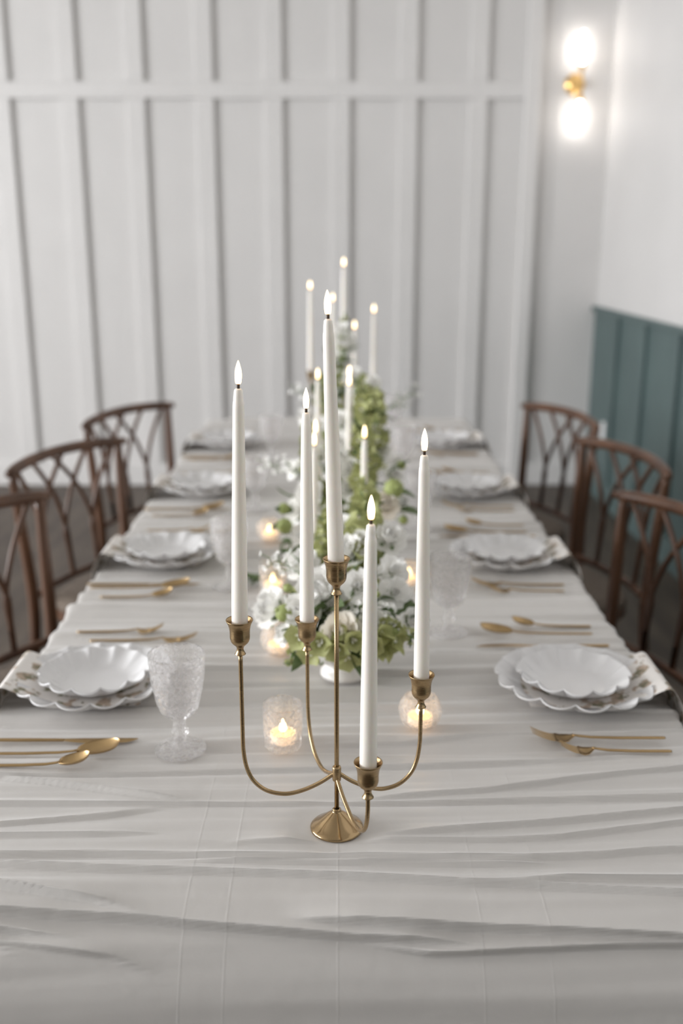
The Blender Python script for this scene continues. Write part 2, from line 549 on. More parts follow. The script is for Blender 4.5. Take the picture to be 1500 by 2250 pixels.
# ------------------------------------------------------------------ table and cloth
TX, TY0, TY1 = 0.528, 1.0, 4.132
t = thing('dining_table', (0, (TY0 + TY1) / 2, 0), 'long wooden dining table hidden beneath the ivory cloth', 'table')
hy = (TY1 - TY0) / 2
obj('tabletop', MB().box(-TX, TX, -hy, hy, 0.712, 0.75, bev=0.004), M_table, t, smooth=False)
obj('apron', MB().box(-0.42, 0.42, -hy + 0.1, -hy + 0.12, 0.63, 0.712).box(-0.42, 0.42, hy - 0.12, hy - 0.1, 0.63, 0.712)
    .box(-0.44, -0.42, -hy + 0.1, hy - 0.1, 0.63, 0.712).box(0.42, 0.44, -hy + 0.1, hy - 0.1, 0.63, 0.712), M_table, t, smooth=False)
for sx_ in (-1, 1):
    for sy_ in (-1, 1):
        x, y = sx_ * 0.40, sy_ * (hy - 0.16)
        obj('leg', MB().box(x - 0.04, x + 0.04, y - 0.04, y + 0.04, 0, 0.712, bev=0.004), M_table, t, smooth=False)

YE = 1.03                                  # where the cloth starts to curve down over the front edge
CREASES = [                                # lips of the larger folds: ((x, s) ..., height, run-up width)
    ([(-0.60, -0.055), (-0.375, -0.064), (-0.22, -0.072), (-0.16, -0.079), (0.01, -0.093), (0.095, -0.097), (0.173, -0.104)], .0105, .022),
    ([(-0.60, -0.001), (-0.384, -0.031), (-0.261, -0.055), (-0.204, -0.073)], .0085, .018),
    ([(-0.60, 0.022), (-0.398, 0.011), (-0.288, 0.003), (-0.165, -0.002), (0.01, -0.011), (0.156, -0.022), (0.206, -0.023), (0.402, -0.041), (0.6, -0.055)], .0065, .016),
    ([(-0.60, 0.024), (-0.403, 0.026), (-0.294, 0.031), (-0.172, 0.028), (0.01, 0.025), (0.23, 0.021), (0.329, 0.029), (0.387, 0.038), (0.43, 0.041), (0.6, 0.05)], .0055, .014),
    ([(-0.209, 0.017), (0.01, 0.013), (0.296, 0.009)], .0055, .006),
    ([(-0.149, 0.042), (-0.103, 0.055), (0.005, 0.058), (0.209, 0.061), (0.281, 0.067), (0.45, 0.1), (0.6, 0.12)], .0045, .012),
    ([(-0.60, 0.068), (-0.417, 0.07), (-0.304, 0.07), (-0.201, 0.074)], .005, .012),
    ([(-0.60, 0.143), (-0.441, 0.143), (-0.215, 0.142), (0.011, 0.145), (0.47, 0.162), (0.6, 0.165)], .0055, .016),
    ([(-0.60, 0.235), (-0.464, 0.212), (-0.233, 0.159), (-0.156, 0.145)], .006, .016),
    ([(-0.06, -0.074), (0.137, -0.084), (0.263, -0.089), (0.387, -0.096), (0.6, -0.105)], .010, .02),
    ([(0.02, -0.095), (0.102, -0.11), (0.142, -0.11), (0.21, -0.107), (0.311, -0.103), (0.386, -0.102), (0.6, -0.098)], .009, .014),
    ([(-0.60, -0.06), (-0.42, -0.088), (-0.366, -0.101), (-0.325, -0.122)], .008, .012),
    ([(-0.60, -0.07), (-0.37, -0.082), (-0.262, -0.097)], .007, .012),
    ([(-0.40, -0.093), (-0.341, -0.099), (-0.239, -0.113), (-0.18, -0.138)], .0065, .014),
    ([(-0.60, 0.07), (-0.426, 0.095), (-0.286, 0.118), (-0.2, 0.14)], .0045, .014),
    ([(0.039, 0.068), (0.273, 0.098), (0.458, 0.127), (0.6, 0.145)], .005, .012),
    ([(0.011, 0.152), (0.196, 0.175), (0.426, 0.222), (0.6, 0.25)], .0045, .014),
    ([(0.18, -0.023), (0.276, -0.018), (0.41, -0.018), (0.6, -0.015)], .006, .01),
]
rc = random.Random(5)
for k in range(34):                        # smaller lips all along the table
    s0 = 0.20 + 2.9 * (k + rc.random() * 0.8) / 34
    xa = rc.choice((-0.6, rc.uniform(-0.5, 0.1)))
    xb = 0.6 if xa > -0.6 and rc.random() < 0.6 else rc.uniform(-0.1, 0.6)
    if xb - xa < 0.3:
        xb = xa + 0.4
    sl = rc.uniform(-0.09, 0.09)
    CREASES.append(([(xa + (xb - xa) * q / 4, s0 + sl * (xa + (xb - xa) * q / 4) + rc.uniform(-.008, .008)) for q in range(5)], rc.uniform(.003, .0065), rc.uniform(.012, .028)))
CR2 = []
for pts, A, w in CREASES:
    CR2.append((pts, A, w, min(p[1] for p in pts), max(p[1] for p in pts), pts[0][0], pts[-1][0]))


PRESSED = ((0.0045, 1.1183), (0.026, 3.52))


def fold_h(x, s):
    """height of the gathered cloth above its mean, s metres behind the front bend"""
    amp = 0.45 + 0.55 * sstep(0.1, 0.35, s)
    if s < -0.12:
        amp *= 1 - 0.7 * sstep(-0.12, -0.22, s)
    yy = s + 0.016 * noise.noise((x * 2.2, s * 3.0, 0.3)) + 0.05 * x * noise.noise((0.4, s * 3.5, 7.1))
    n1 = noise.noise((x * 0.9, yy * 15.0, 1.3))
    n2 = noise.noise((x * 1.6 + 3, yy * 36.0, 5.1))
    n3 = noise.noise((x * 2.5 + 9, yy * 70.0, 2.7))
    h = amp * (0.0125 * (abs(n1) ** 0.8 - 0.25) + 0.0075 * n2 + 0.0024 * n3)
    for pts, A, w, smin, smax, x0, x1 in CR2:
        if s > smax + 3.2 * w or s < smin - 0.06 or x < x0 or x > x1:
            continue
        for i in range(len(pts) - 1):
            if x <= pts[i + 1][0]:
                a, b = pts[i], pts[i + 1]
                break
        u = (x - a[0]) / (b[0] - a[0])
        sc = a[1] + (b[1] - a[1]) * u
        e = 1.0
        if x0 > -0.55:
            e *= sstep(x0, x0 + 0.10, x)
        if x1 < 0.55:
            e *= 1 - sstep(x1 - 0.10, x1, x)
        d = s - sc
        if d >= 0:
            h += e * 1.2 * A * exp(-d / w)
        else:
            d = -d
            h += e * 1.2 * A * (max(0.0, 1 - d / 0.003) - 0.35 * exp(-d / 0.014) * min(1.0, d / 0.003))
    for px, py in PRESSED:                 # the heavy candelabra feet press the folds flat
        r = sqrt((x - px) ** 2 + (s + YE - py) ** 2)
        if r < 0.075:
            h *= sstep(0.033, 0.075, r)
    return h


def front_profile():
    """cloth run over the front edge: list of (y, z, ny, nz) per 2.5 mm, starting at the bend and going down"""
    out, y, z, ds = [], YE, TZ, 0.002
    n = int(0.66 / ds)
    for i in range(n + 1):
        u = min(1.0, i * ds / 0.22)
        th = radians(82) * (0.5 * u * u * (3 - 2 * u) + 0.5 * u)
        out.append((y, z, -sin(th), cos(th)))
        y -= cos(th) * ds
        z -= sin(th) * ds
    return out


FP = front_profile()
rows = [(-i * 0.002, *FP[i]) for i in range(len(FP) - 1, 0, -1)]
sv = 0.0
while sv < 3.112:
    rows.append((sv, YE + sv, TZ, 0.0, 1.0))
    sv += 0.0025 if sv < 0.5 else 0.0045
for i in range(1, 30):                     # back edge
    a = min(1.0, i / 5) * pi / 2
    if i <= 5:
        rows.append((3.112 + i * 0.003, YE + 3.112 + 0.012 * sin(a), TZ - 0.012 * (1 - cos(a)), sin(a), cos(a)))
    else:
        rows.append((3.112 + i * 0.003, YE + 3.124, TZ - 0.012 - 0.006 * (i - 5), 1.0, 0.0))
cols = []
for sgn in (-1, 1):
    side = []
    for i in range(1, 22):
        a = min(1.0, i / 6) * pi / 2
        if i <= 6:
            side.append((sgn * (0.530 + 0.011 * sin(a)), 0.011 * (1 - cos(a)), sgn * sin(a), cos(a)))
        else:
            side.append((sgn * 0.541, 0.011 + 0.008 * (i - 6), sgn * 1.0, 0.0))
    if sgn < 0:
        cols = side[::-1] + [(-0.53 + 1.06 * k / 100, 0, 0, 1) for k in range(101)]
    else:
        cols += side
vs, fs = [], []
for s, y, z, ny, nz in rows:
    for x, dr, nx, nc in cols:
        h = fold_h(max(-0.545, min(0.545, x)), s)
        if nx:
            h *= 0.35 + 0.65 * nc
        vs.append((x + nx * h, y + ny * h * nc, z - dr + nz * h * nc))
W = len(cols)
for j in range(len(rows) - 1):
    for i in range(W - 1):
        fs.append((j * W + i, j * W + i + 1, (j + 1) * W + i + 1, (j + 1) * W + i))
cl = obj('tablecloth', MB().add(vs, fs), M_cloth)
tag(cl, 'gathered ivory satin cloth covering the long table', 'tablecloth')


def rest(x, y, rx, ry=None, n=5):
    """height on which something with that half size lies on the folds"""
    ry = ry or rx
    m = -1
    for i in range(-n, n + 1):
        for j in range(-n, n + 1):
            if (i * i + j * j) <= n * n * 1.05 or ry != rx:
                m = max(m, fold_h(x + rx * i / n, y + ry * j / n - YE))
    return TZ + m


# ------------------------------------------------------------------ candelabras and taper candles
CUPS = [(0.0, 0.0, 0.3605), (-0.1163, 0.0, 0.2834), (-0.0397, 0.1267, 0.2351), (0.0356, -0.1132, 0.1568), (0.1054, 0.0209, 0.2026)]
CUP_PROF = [(0.0, -0.020), (0.0095, -0.020), (0.0103, -0.012), (0.0118, -0.006), (0.0155, -0.0008), (0.0162, 0.0002), (0.0164, -0.0006),
            (0.0152, -0.0030), (0.0137, -0.0065), (0.0127, -0.0105), (0.0122, -0.0145), (0.0121, -0.0185), (0.0121, -0.0187), (0.0122, -0.0215), (0.0119, -0.0245),
            (0.0110, -0.0275), (0.0093, -0.0300), (0.0068, -0.0322), (0.0048, -0.0345), (0.0041, -0.0370), (0.0044, -0.0395), (0.0056, -0.0420), (0.0066, -0.0436), (0.0067, -0.0441), (0.0064, -0.0444), (0.0036, -0.0445), (0.0026, -0.046)]


def make_candelabra(loc, label, rotz=0.0):
    t = thing('candelabra', loc, label, 'candelabra', 'five-armed brass candelabras', rotz)
    base = [(0.0, 0.0), (0.0315, 0.0), (0.0335, 0.0012), (0.0338, 0.0030), (0.0325, 0.0046), (0.029, 0.0065), (0.0235, 0.0105), (0.0165, 0.0165), (0.0105, 0.0215), (0.0065, 0.0245),
            (0.0048, 0.0262), (0.0055, 0.0268), (0.0055, 0.0278), (0.0035, 0.0286)]
    obj('base', MB().lathe(base, 48), M_brass_base, t)
    obj('stem', MB().tube([(0, 0, 0.026), (0, 0, 0.12), (0, 0, 0.22), (0, 0, CUPS[0][2] - 0.044)], 0.0029, 14), M_brass, t)
    obj('collar', MB().lathe([(0.003, 0.068), (0.0052, 0.0685), (0.0056, 0.070), (0.0056, 0.086), (0.0050, 0.0875), (0.003, 0.088)], 20), M_brass, t)
    for cx, cy, cz in CUPS:
        r = sqrt(cx * cx + cy * cy)
        if r > 0.01:
            d = Vector((cx / r, cy / r, 0))
            zb = cz - 0.045
            zl = 0.049
            P = [(0.0, 0.080), (0.022, 0.0645), (0.045, 0.0535), (0.066, 0.0492), (0.088, 0.0540), (0.104, 0.0675), (0.1125, 0.086), (0.1160, 0.108), (0.1165, 0.125)]
            if zb > 0.16:
                P += [(0.1165, 0.14)]
            if zb > 0.2:
                P += [(0.1165, 0.19)]
            if P[-1][1] > zb - 0.004:
                k = (zb - 0.006 - zl) / (P[-1][1] - zl)
                P = [(a, b if b < 0.055 and a < 0.07 else zl + (b - zl) * k) for a, b in P]
            P.append((0.1165, zb))
            obj('arm', MB().tube([d * (a * r / 0.1165) + Vector((0, 0, b)) for a, b in [(q.x, q.y) for q in curve_pts([(a, b, 0) for a, b in P], 6)]], 0.00265, 12), M_brass, t)
        obj('candle_cup', MB().lathe([(a, b + cz) for a, b in CUP_PROF], 40, c=(cx, cy, 0)), M_brass, t)
    return t


# candle: origin at its foot, 18 mm of it sit inside a cup
wax = MB().lathe([(0.0, 0.0), (0.0093, 0.0), (0.0098, 0.002), (0.0097, 0.04), (0.0089, 0.12), (0.0077, 0.20), (0.0065, 0.277), (0.00625, 0.2805), (0.0058, 0.2815), (0.0055, 0.288), (0.0047, 0.2945), (0.0032, 0.2962), (0.0, 0.2965)], 32)
ME_wax = wax.mesh('wax_body', M_wax)
ME_wick = MB().lathe([(0.0, 0.0), (0.0017, 0.0), (0.0017, 0.0072), (0.0, 0.0075)], 12).mesh('wick', M_wick)
fl = [(0.0, 0.0), (0.0026, 0.0002), (0.0032, 0.0012), (0.0036, 0.004), (0.0039, 0.0085), (0.0038, 0.012), (0.0032, 0.0165), (0.0022, 0.0205), (0.0012, 0.0238), (0.0003, 0.026), (0.0, 0.0264)]
ME_flame = MB().lathe(fl, 20).mesh('flame', M_flame)


def make_candle(loc, label, lean=(0.0, 0.0), group=None):
    t = thing('taper_candle', loc, label, 'candle', group)
    t.rotation_euler = (-lean[1], lean[0], 0)
    obj('wax_body', ME_wax, None, t)
    obj('wick', ME_wick, None, t, loc=(0, 0, 0.295))
    obj('flame', ME_flame, None, t, loc=(0, 0, 0.3015))
    return t


CB = (0.0045, 1.1183, TZ + 0.0002)
make_candelabra(CB, 'big brass candelabra standing alone at the front of the table')
WHICH = ['tallest white taper candle on the stem of the front candelabra', 'white taper candle in the outermost front candelabra cup, second tallest',
         'white taper candle in the rear cup of the front candelabra, before the flowers', 'white taper candle in the lowest front candelabra cup, over the brass base',
         'white taper candle in the front candelabra cup toward the green wainscot']
LEAN = [(-0.0092, 0), (0.0065, 0), (0.0016, 0), (0.0011, 0), (-0.0027, 0)]
for (cx, cy, cz), lab, ln in zip(CUPS, WHICH, LEAN):
    make_candle((CB[0] + cx, CB[1] + cy, CB[2] + cz - 0.0185), lab, (ln[0] / 0.31, ln[1] / 0.31))
CF = (0.026, 3.52, TZ + 0.0002)
make_candelabra(CF, 'far brass candelabra behind the flowers near the panelled wall', 0.0)
WHICH2 = ['tallest white taper candle on the far candelabra, rising over all flowers', 'second tallest candle of the far candelabra, away from the green wainscot',
          'candle of the far candelabra in its rear cup, half hidden', 'lowest candle of the far candelabra', 'candle of the far candelabra on its arm toward the green wainscot']
for (cx, cy, cz), lab in zip(CUPS, WHICH2):
    make_candle((CF[0] + cx * 0.85, CF[1] + cy, CF[2] + cz - 0.0185) if False else (CF[0] + cx, CF[1] + cy, CF[2] + cz - 0.0185), lab)

# single tapers among the flowers, each on a low brass holder
SINGLE = [(-0.043, 2.02, 'by the second bowl, lowest of a pair of flames'), (-0.044, 2.195, 'by the second bowl, upper of a pair of flames'),
          (0.0635, 2.12, 'rising before the lime bells of the second bowl'), (-0.0462, 2.585, 'before the third bowl, away from the green wainscot'),
          (0.0346, 2.49, 'before the third bowl, front one of two aligned flames'), (0.0352, 2.565, 'before the third bowl, rear one of two aligned flames')]
for x, y, wh in SINGLE:
    z = rest(x, y, 0.02)
    hs = {2.49: 0.066, 2.565: 0.076, 2.585: 0.068}.get(y, 0.0)        # three holders have a taller stem
    t = thing('candle_holder', (x, y, z), 'brass holder of the taper ' + wh, 'candle holder', 'brass holders among the flowers')
    obj('foot', MB().lathe([(0.0, 0.0), (0.021, 0.0), (0.022, 0.002), (0.018, 0.004), (0.006, 0.006), (0.004, 0.008), (0.004, 0.006 + hs), (0.0, 0.006 + hs)], 24), M_brass, t)
    obj('candle_cup', MB().lathe([(0.0, 0.007), (0.0098, 0.007), (0.0102, 0.022), (0.0125, 0.027), (0.013, 0.0272), (0.0128, 0.026), (0.0115, 0.022), (0.011, 0.008), (0.005, 0.0055), (0.0, 0.0055)], 24, c=(0, 0, hs)), M_brass, t)
    make_candle((x, y, z + 0.0075 + hs), 'single white taper ' + wh, group='single tapers among the flowers')

# ------------------------------------------------------------------ votives
rv = random.Random(3)


def jitter(amp, fr):
    def f(a, r, z):
        k = noise.noise((cos(a) * fr, sin(a) * fr, z * fr * 32))
        return r + amp * k, z
    return f


ME_cyl = MB().lathe([(0.0, 0.0), (0.0255, 0.0), (0.0272, 0.003), (0.0277, 0.02), (0.0283, 0.045), (0.029, 0.066), (0.0285, 0.068), (0.0275, 0.066), (0.0262, 0.02), (0.0255, 0.008), (0.0, 0.007)], 64, warp=jitter(0.0007, 5)).mesh('glass_cup', M_vglass)
gp = []
for i in range(15):
    a = radians(-62 + 112 * i / 14)
    gp.append((0.0325 * cos(a), 0.0290 + 0.0325 * sin(a)))
ME_globe = MB().lathe([(0.0, 0.0003)] + gp + [(0.0205, 0.0535)] + [(r - 0.002, z + (0.002 if i == 0 else 0)) for i, (r, z) in reversed(list(enumerate(gp)))] + [(0.0, 0.0025)], 64, warp=jitter(0.0006, 5)).mesh('glass_cup', M_vglass)
ME_tcup = MB().lathe([(0.0, 0.0), (0.0180, 0.0), (0.0187, 0.001), (0.0187, 0.0145), (0.0180, 0.0145), (0.0180, 0.011), (0.0, 0.011)], 28).mesh('glow_cup', M_tcup)
ME_twax = MB().lathe([(0.0178, 0.0112), (0.0172, 0.0120), (0.006, 0.0116), (0.0, 0.0115)], 28).mesh('wax', M_tea)
ME_twick = MB().lathe([(0.0, 0.0115), (0.0008, 0.0115), (0.0008, 0.0165), (0.0, 0.0165)], 8).mesh('wick', M_wick)
ME_tfl = MB().lathe([(0.0, 0.0), (0.0038, 0.001), (0.0058, 0.004), (0.0062, 0.0065), (0.0050, 0.011), (0.0025, 0.0165), (0.0006, 0.021), (0.0, 0.0213)], 16).mesh('flame', M_tflame)


def make_votive(kind, x, y, where, dz=0.0):
    z = rest(x, y, 0.026)
    t = thing('votive_glass', (x, y, z), ('clear crackled cylinder votive glass ' if kind == 'cyl' else 'round clear crackled globe votive glass ') + where, 'votive', 'clear glass votives', rv.uniform(0, 6))
    obj('glass_cup', ME_cyl if kind == 'cyl' else ME_globe, None, t)
    c = thing('tealight', (x, y, z + (0.0085 if kind == 'cyl' else 0.0062)), 'lit tealight inside the votive glass ' + where, 'tealight', 'tealights in the votives')
    obj('cup', ME_tcup, None, c)
    obj('wax', ME_twax, None, c)
    obj('wick', ME_twick, None, c)
    f = obj('flame', ME_tfl, None, c, loc=(0, 0, 0.0145))
    return t


make_votive('cyl', -0.0742, 1.318, 'between the front goblet and brass candelabra')
make_votive('globe', 0.130, 1.372, 'behind the outer candelabra arm toward the wainscot')
make_votive('globe', -0.1014, 1.668, 'before the white ruffled ranunculus')
make_votive('cyl', -0.1307, 1.98, 'beside the first bowl of flowers, under waxflower sprays')
make_votive('globe', -0.1635, 2.36, 'beside the second bowl, with trailing green before it')
make_votive('globe', 0.158, 2.03, 'half hidden in leaves toward the green wainscot')
make_votive('cyl', 0.115, 3.30, 'behind the third bowl of flowers')

# ------------------------------------------------------------------ place settings


def plate_mesh(R, N, H, name):
    SEG = N * 8
    fr = [0.0, 0.2, 0.4, 0.54, 0.60, 0.66, 0.72, 0.78, 0.84, 0.90, 0.95, 0.985, 1.0]
    vs, fs = [], []

    def surf(f, i, off):
        a = 2 * pi * i / SEG
        c = abs(cos(N * a / 2))
        w = sstep(0.52, 1.0, f)
        r = R * f * (1 - 0.065 * w * (1 - c ** 0.75))
        u = max(0.0, (f - 0.56) / 0.44)
        z = 0.0035 + H * (u ** 1.25) * 0.92
        z += 0.0062 * sstep(0.55, 0.95, f) * ((1 - c) ** 1.4 - 0.25)
        return (r * cos(a), r * sin(a), z + off)
    for off in (0.0, -0.0030):
        for f in fr:
            for i in range(SEG):
                vs.append(surf(f, i, off))
    n = len(fr)
    for j in range(n - 1):
        for i in range(SEG):
            k = (i + 1) % SEG
            fs.append((j * SEG + i, j * SEG + k, (j + 1) * SEG + k, (j + 1) * SEG + i))
            q = n * SEG
            fs.append((q + j * SEG + k, q + j * SEG + i, q + (j + 1) * SEG + i, q + (j + 1) * SEG + k))
    for i in range(SEG):
        k = (i + 1) % SEG
        e = (n - 1) * SEG
        fs.append((e + i, e + k, n * SEG + e + k, n * SEG + e + i))
    return MB().add(vs, fs).mesh(name, M_china)


ME_dinner = plate_mesh(0.1300, 14, 0.029, 'dinner_plate')
ME_salad = plate_mesh(0.0925, 12, 0.025, 'salad_plate')


def napkin_mesh(sgn):
    """printed napkin lying between the plates and running out over the table edge; local x outward"""
    prof = [(-0.085, 0.0085), (-0.05, 0.0065), (0.0, 0.0062), (0.05, 0.0065), (0.075, 0.0105), (0.095, 0.021), (0.112, 0.0305), (0.128, 0.0375), (0.136, 0.036), (0.143, 0.028), (0.149, 0.017), (0.1555, 0.004), (0.1585, -0.012), (0.1590, -0.035), (0.1595, -0.052)]
    C = curve_pts([(a, 0, b) for a, b in prof], 3)
    vs, fs = [], []
    NW = 14
    for i, p in enumerate(C):
        t = i / (len(C) - 1)
        hw = 0.074 + 0.012 * sstep(0.6, 1.0, t)
        for k in range(NW + 1):
            v = k / NW * 2 - 1
            x = p.x
            lift = 0.0025 * sin(v * 7 + 1.3 + sgn) * sstep(0.55, 0.95, t)
            vs.append((x + lift * (1 if t > 0.85 else 0), v * hw, p.z + lift))
    for i in range(len(C) - 1):
        for k in range(NW):
            fs.append((i * (NW + 1) + k, (i + 1) * (NW + 1) + k, (i + 1) * (NW + 1) + k + 1, i * (NW + 1) + k + 1))
    return MB().add(vs, fs).mesh('napkin', M_napkin)


ME_napkin = napkin_mesh(1)

# cutlery, lying along +x with the handle end at x = 0


def bar(P, wid, thk, n=10):
    """flat tapering bar along the points: widths across y, thickness in z"""
    vs, fs = [], []
    for p, w, th in zip(P, wid, thk):
        for k in range(n):
            a = 2 * pi * k / n
            vs.append((p[0], p[1] + cos(a) * w, p[2] + sin(a) * th))
    for j in range(len(P) - 1):
        for k in range(n):
            q = (k + 1) % n
            fs.append((j * n + k, (j + 1) * n + k, (j + 1) * n + q, j * n + q))
    fs.append(tuple(range(n)))
    e = (len(P) - 1) * n
    fs.append(tuple(range(e + n - 1, e - 1, -1)))
    return vs, fs


def handle(L, z1):
    P = [(0, 0, .0022), (.004, 0, .0022), (L * .5, 0, .0026), (L * .8, 0, .004), (L * .93, 0, .0062), (L, 0, z1)]
    return bar(P, [.0028, .0035, .0033, .0028, .0024, .0028], [.0014, .0018, .0018, .0018, .0017, .0014])


def knife_mesh(L):
    mb = MB()
    h = L * 0.55
    mb.add(*bar([(0, 0, .003), (.004, 0, .003), (h * .6, 0, .003), (h, 0, .003)], [.0028, .0036, .0036, .0032], [.0018, .0024, .0024, .0022]))
    B = [h, h + .01, h + .03, h + .06, L - .03, L - .012, L - .003, L]
    Y0 = [-.003, -.0055, -.0085, -.0095, -.0088, -.0055, .001, .004]
    Y1 = [.003, .0038, .0045, .005, .0055, .0055, .005, .0045]
    vs, fs = [], []
    for x, a, b in zip(B, Y0, Y1):
        vs += [(x, a, .0028), (x, (a + b) / 2, .0040), (x, b, .0036), (x, (a + b) / 2, .0020)]
    for j in range(len(B) - 1):
        for k in range(4):
            q = (k + 1) % 4
            fs.append((j * 4 + k, (j + 1) * 4 + k, (j + 1) * 4 + q, j * 4 + q))
    mb.add(vs, fs)
    return mb


def spoon_mesh(L, bl, bw):
    mb = MB()
    h = L - bl
    mb.add(*handle(h + .004, .0085))
    vs, fs = [], []
    NU, NV = 14, 12
    for lay in (0, 1):
        for i in range(NU + 1):
            u = i / NU
            x = h + bl * (0.5 - 0.5 * cos(pi * u))
            w = bw * (sin(pi * u) ** 0.75) * (1 - 0.12 * (u - .5) * -2)
            zc = .0088 + .0135 * u ** 1.2
            dep_ = .0085 * sin(pi * u) ** .9
            for k in range(NV + 1):
                v = k / NV * 2 - 1
                z = zc - dep_ * (1 - v * v) + (0.0 if lay == 0 else -0.0012)
                vs.append((x, w * v, max(z, .0006 if lay == 0 else -.0004)))
    o = (NU + 1) * (NV + 1)
    for i in range(NU):
        for k in range(NV):
            q = i * (NV + 1) + k
            fs.append((q, q + NV + 1, q + NV + 2, q + 1))
            fs.append((o + q + 1, o + q + NV + 2, o + q + NV + 1, o + q))
    for i in range(NU):
        for k in (0, NV):
            q = i * (NV + 1) + k
            fs.append((q, o + q, o + q + NV + 1, q + NV + 1))
    mb.add(vs, fs)
    return mb


def fork_mesh(L, hl, hw):
    mb = MB()
    h = L - hl
    mb.add(*handle(h + .003, .008))
    root = hl * 0.42
    vs, fs = [], []
    B = [0, .15, .4, .7, 1.0]
    Wd = [.0028, .0052, hw * .86, hw, hw]
    for b, w in zip(B, Wd):
        x = h + root * b
        z = .008 - .005 * sin(pi * min(1, b * .8))
        for k in range(5):
            v = k / 4 * 2 - 1
            vs.append((x, w * v, z - .001 * (1 - v * v)))
        for k in range(5):
            v = k / 4 * 2 - 1
            vs.append((x, w * v, z - .001 * (1 - v * v) - .0014))
    for j in range(len(B) - 1):
        for k in range(4):
            q = j * 10 + k
            fs.append((q, q + 10, q + 11, q + 1))
            fs.append((q + 6, q + 16, q + 15, q + 5))
        for k in (0, 4):
            q = j * 10 + k
            fs.append((q, q + 5, q + 15, q + 10))
    mb.add(vs, fs)
    for k in range(4):
        y = hw * (-1 + 2 * (k + .5) / 4) * 0.98
        P = []
        for i in range(6):
            u = i / 5
            P.append((h + root + (hl - root) * u - .001, y, .0045 - .0008 + .0135 * u ** 1.6))
        mb.add(*bar(P, [hw * .17, hw * .155, hw * .14, hw * .125, hw * .10, hw * .05], [.0009, .0009, .0009, .0008, .0007, .0004], 8))
    return mb


ME_cut = {'table_knife': knife_mesh(0.244).mesh('table_knife', M_gold, 'auto'), 'tablespoon': spoon_mesh(0.212, 0.062, 0.0205).mesh('tablespoon', M_gold),
          'teaspoon': spoon_mesh(0.152, 0.044, 0.0145).mesh('teaspoon', M_gold), 'dinner_fork': fork_mesh(0.202, 0.066, 0.0125).mesh('dinner_fork', M_gold),
          'salad_fork': fork_mesh(0.165, 0.052, 0.0115).mesh('salad_fork', M_gold)}


def relief(a, r, z):
    if 0.066 < z < 0.14 and r > 0.02:
        return r + 0.0011 * noise.noise((cos(a) * 5.5, sin(a) * 5.5, z * 150)), z
    return r, z


gprof = [(0.0, 0.0), (0.035, 0.0), (0.0372, 0.0012), (0.0372, 0.0028), (0.030, 0.0048), (0.016, 0.0075), (0.0105, 0.012), (0.0088, 0.018), (0.0095, 0.024), (0.0128, 0.028), (0.0128, 0.032),
         (0.0095, 0.036), (0.0086, 0.044), (0.0105, 0.051), (0.0185, 0.0565), (0.0265, 0.0635)]
for i in range(1, 19):
    u = i / 18
    gprof.append((0.0265 + 0.0135 * (1 - (1 - u) ** 2.2), 0.0635 + 0.0885 * u))
gin = [(0.0385, 0.1525)] + [(r - 0.0022, z) for r, z in reversed(gprof[16:])] + [(0.020, 0.0635), (0.0, 0.0615)]
ME_bowl = MB().lathe(gprof[14:] + gin, 96, warp=relief).mesh('bowl', M_glass)
ME_gstem = MB().lathe(gprof[5:15] + [(0.0, 0.0565)], 40).mesh('stem', M_glass)
ME_gfoot = MB().lathe([(0.0, 0.0), (0.035, 0.0), (0.0372, 0.0012), (0.0372, 0.0028), (0.030, 0.0048), (0.016, 0.0075), (0.0, 0.009)], 64,
                      warp=lambda a, r, z: (r, z + 0.0004 * cos(28 * a) * (1 if 0.01 < r < 0.034 else 0))).mesh('foot', M_glass)

ORD = ['beside the front candelabra', 'second past the front candelabra', 'third past the front candelabra', 'last before the panelled wall']
SIDE = {-1: ', away from the wainscot', 1: ', on the wainscot side'}
PY = {-1: [1.512, 2.215, 2.86, 3.56], 1: [1.497, 2.195, 2.85, 3.575]}
PX = 0.392
MEET = {-1: {'dinner_fork': (0.487 - 0.030, 0.222), 'salad_fork': (0.488, 0.252), 'table_knife': (0.5355, -0.172), 'tablespoon': (0.5225, -0.207), 'teaspoon': (0.4952, -0.250)},
        1: {'dinner_fork': (0.4928, -0.156), 'salad_fork': (0.4911, -0.192), 'table_knife': (0.5039, 0.205), 'tablespoon': (0.486, 0.258), 'teaspoon': (0.4923, 0.296)}}
NAMES = {'table_knife': ('gold table knife', 'knife'), 'tablespoon': ('gold tablespoon', 'spoon'), 'teaspoon': ('small gold teaspoon', 'spoon'),
         'dinner_fork': ('long gold dinner fork', 'fork'), 'salad_fork': ('short gold salad fork', 'fork')}
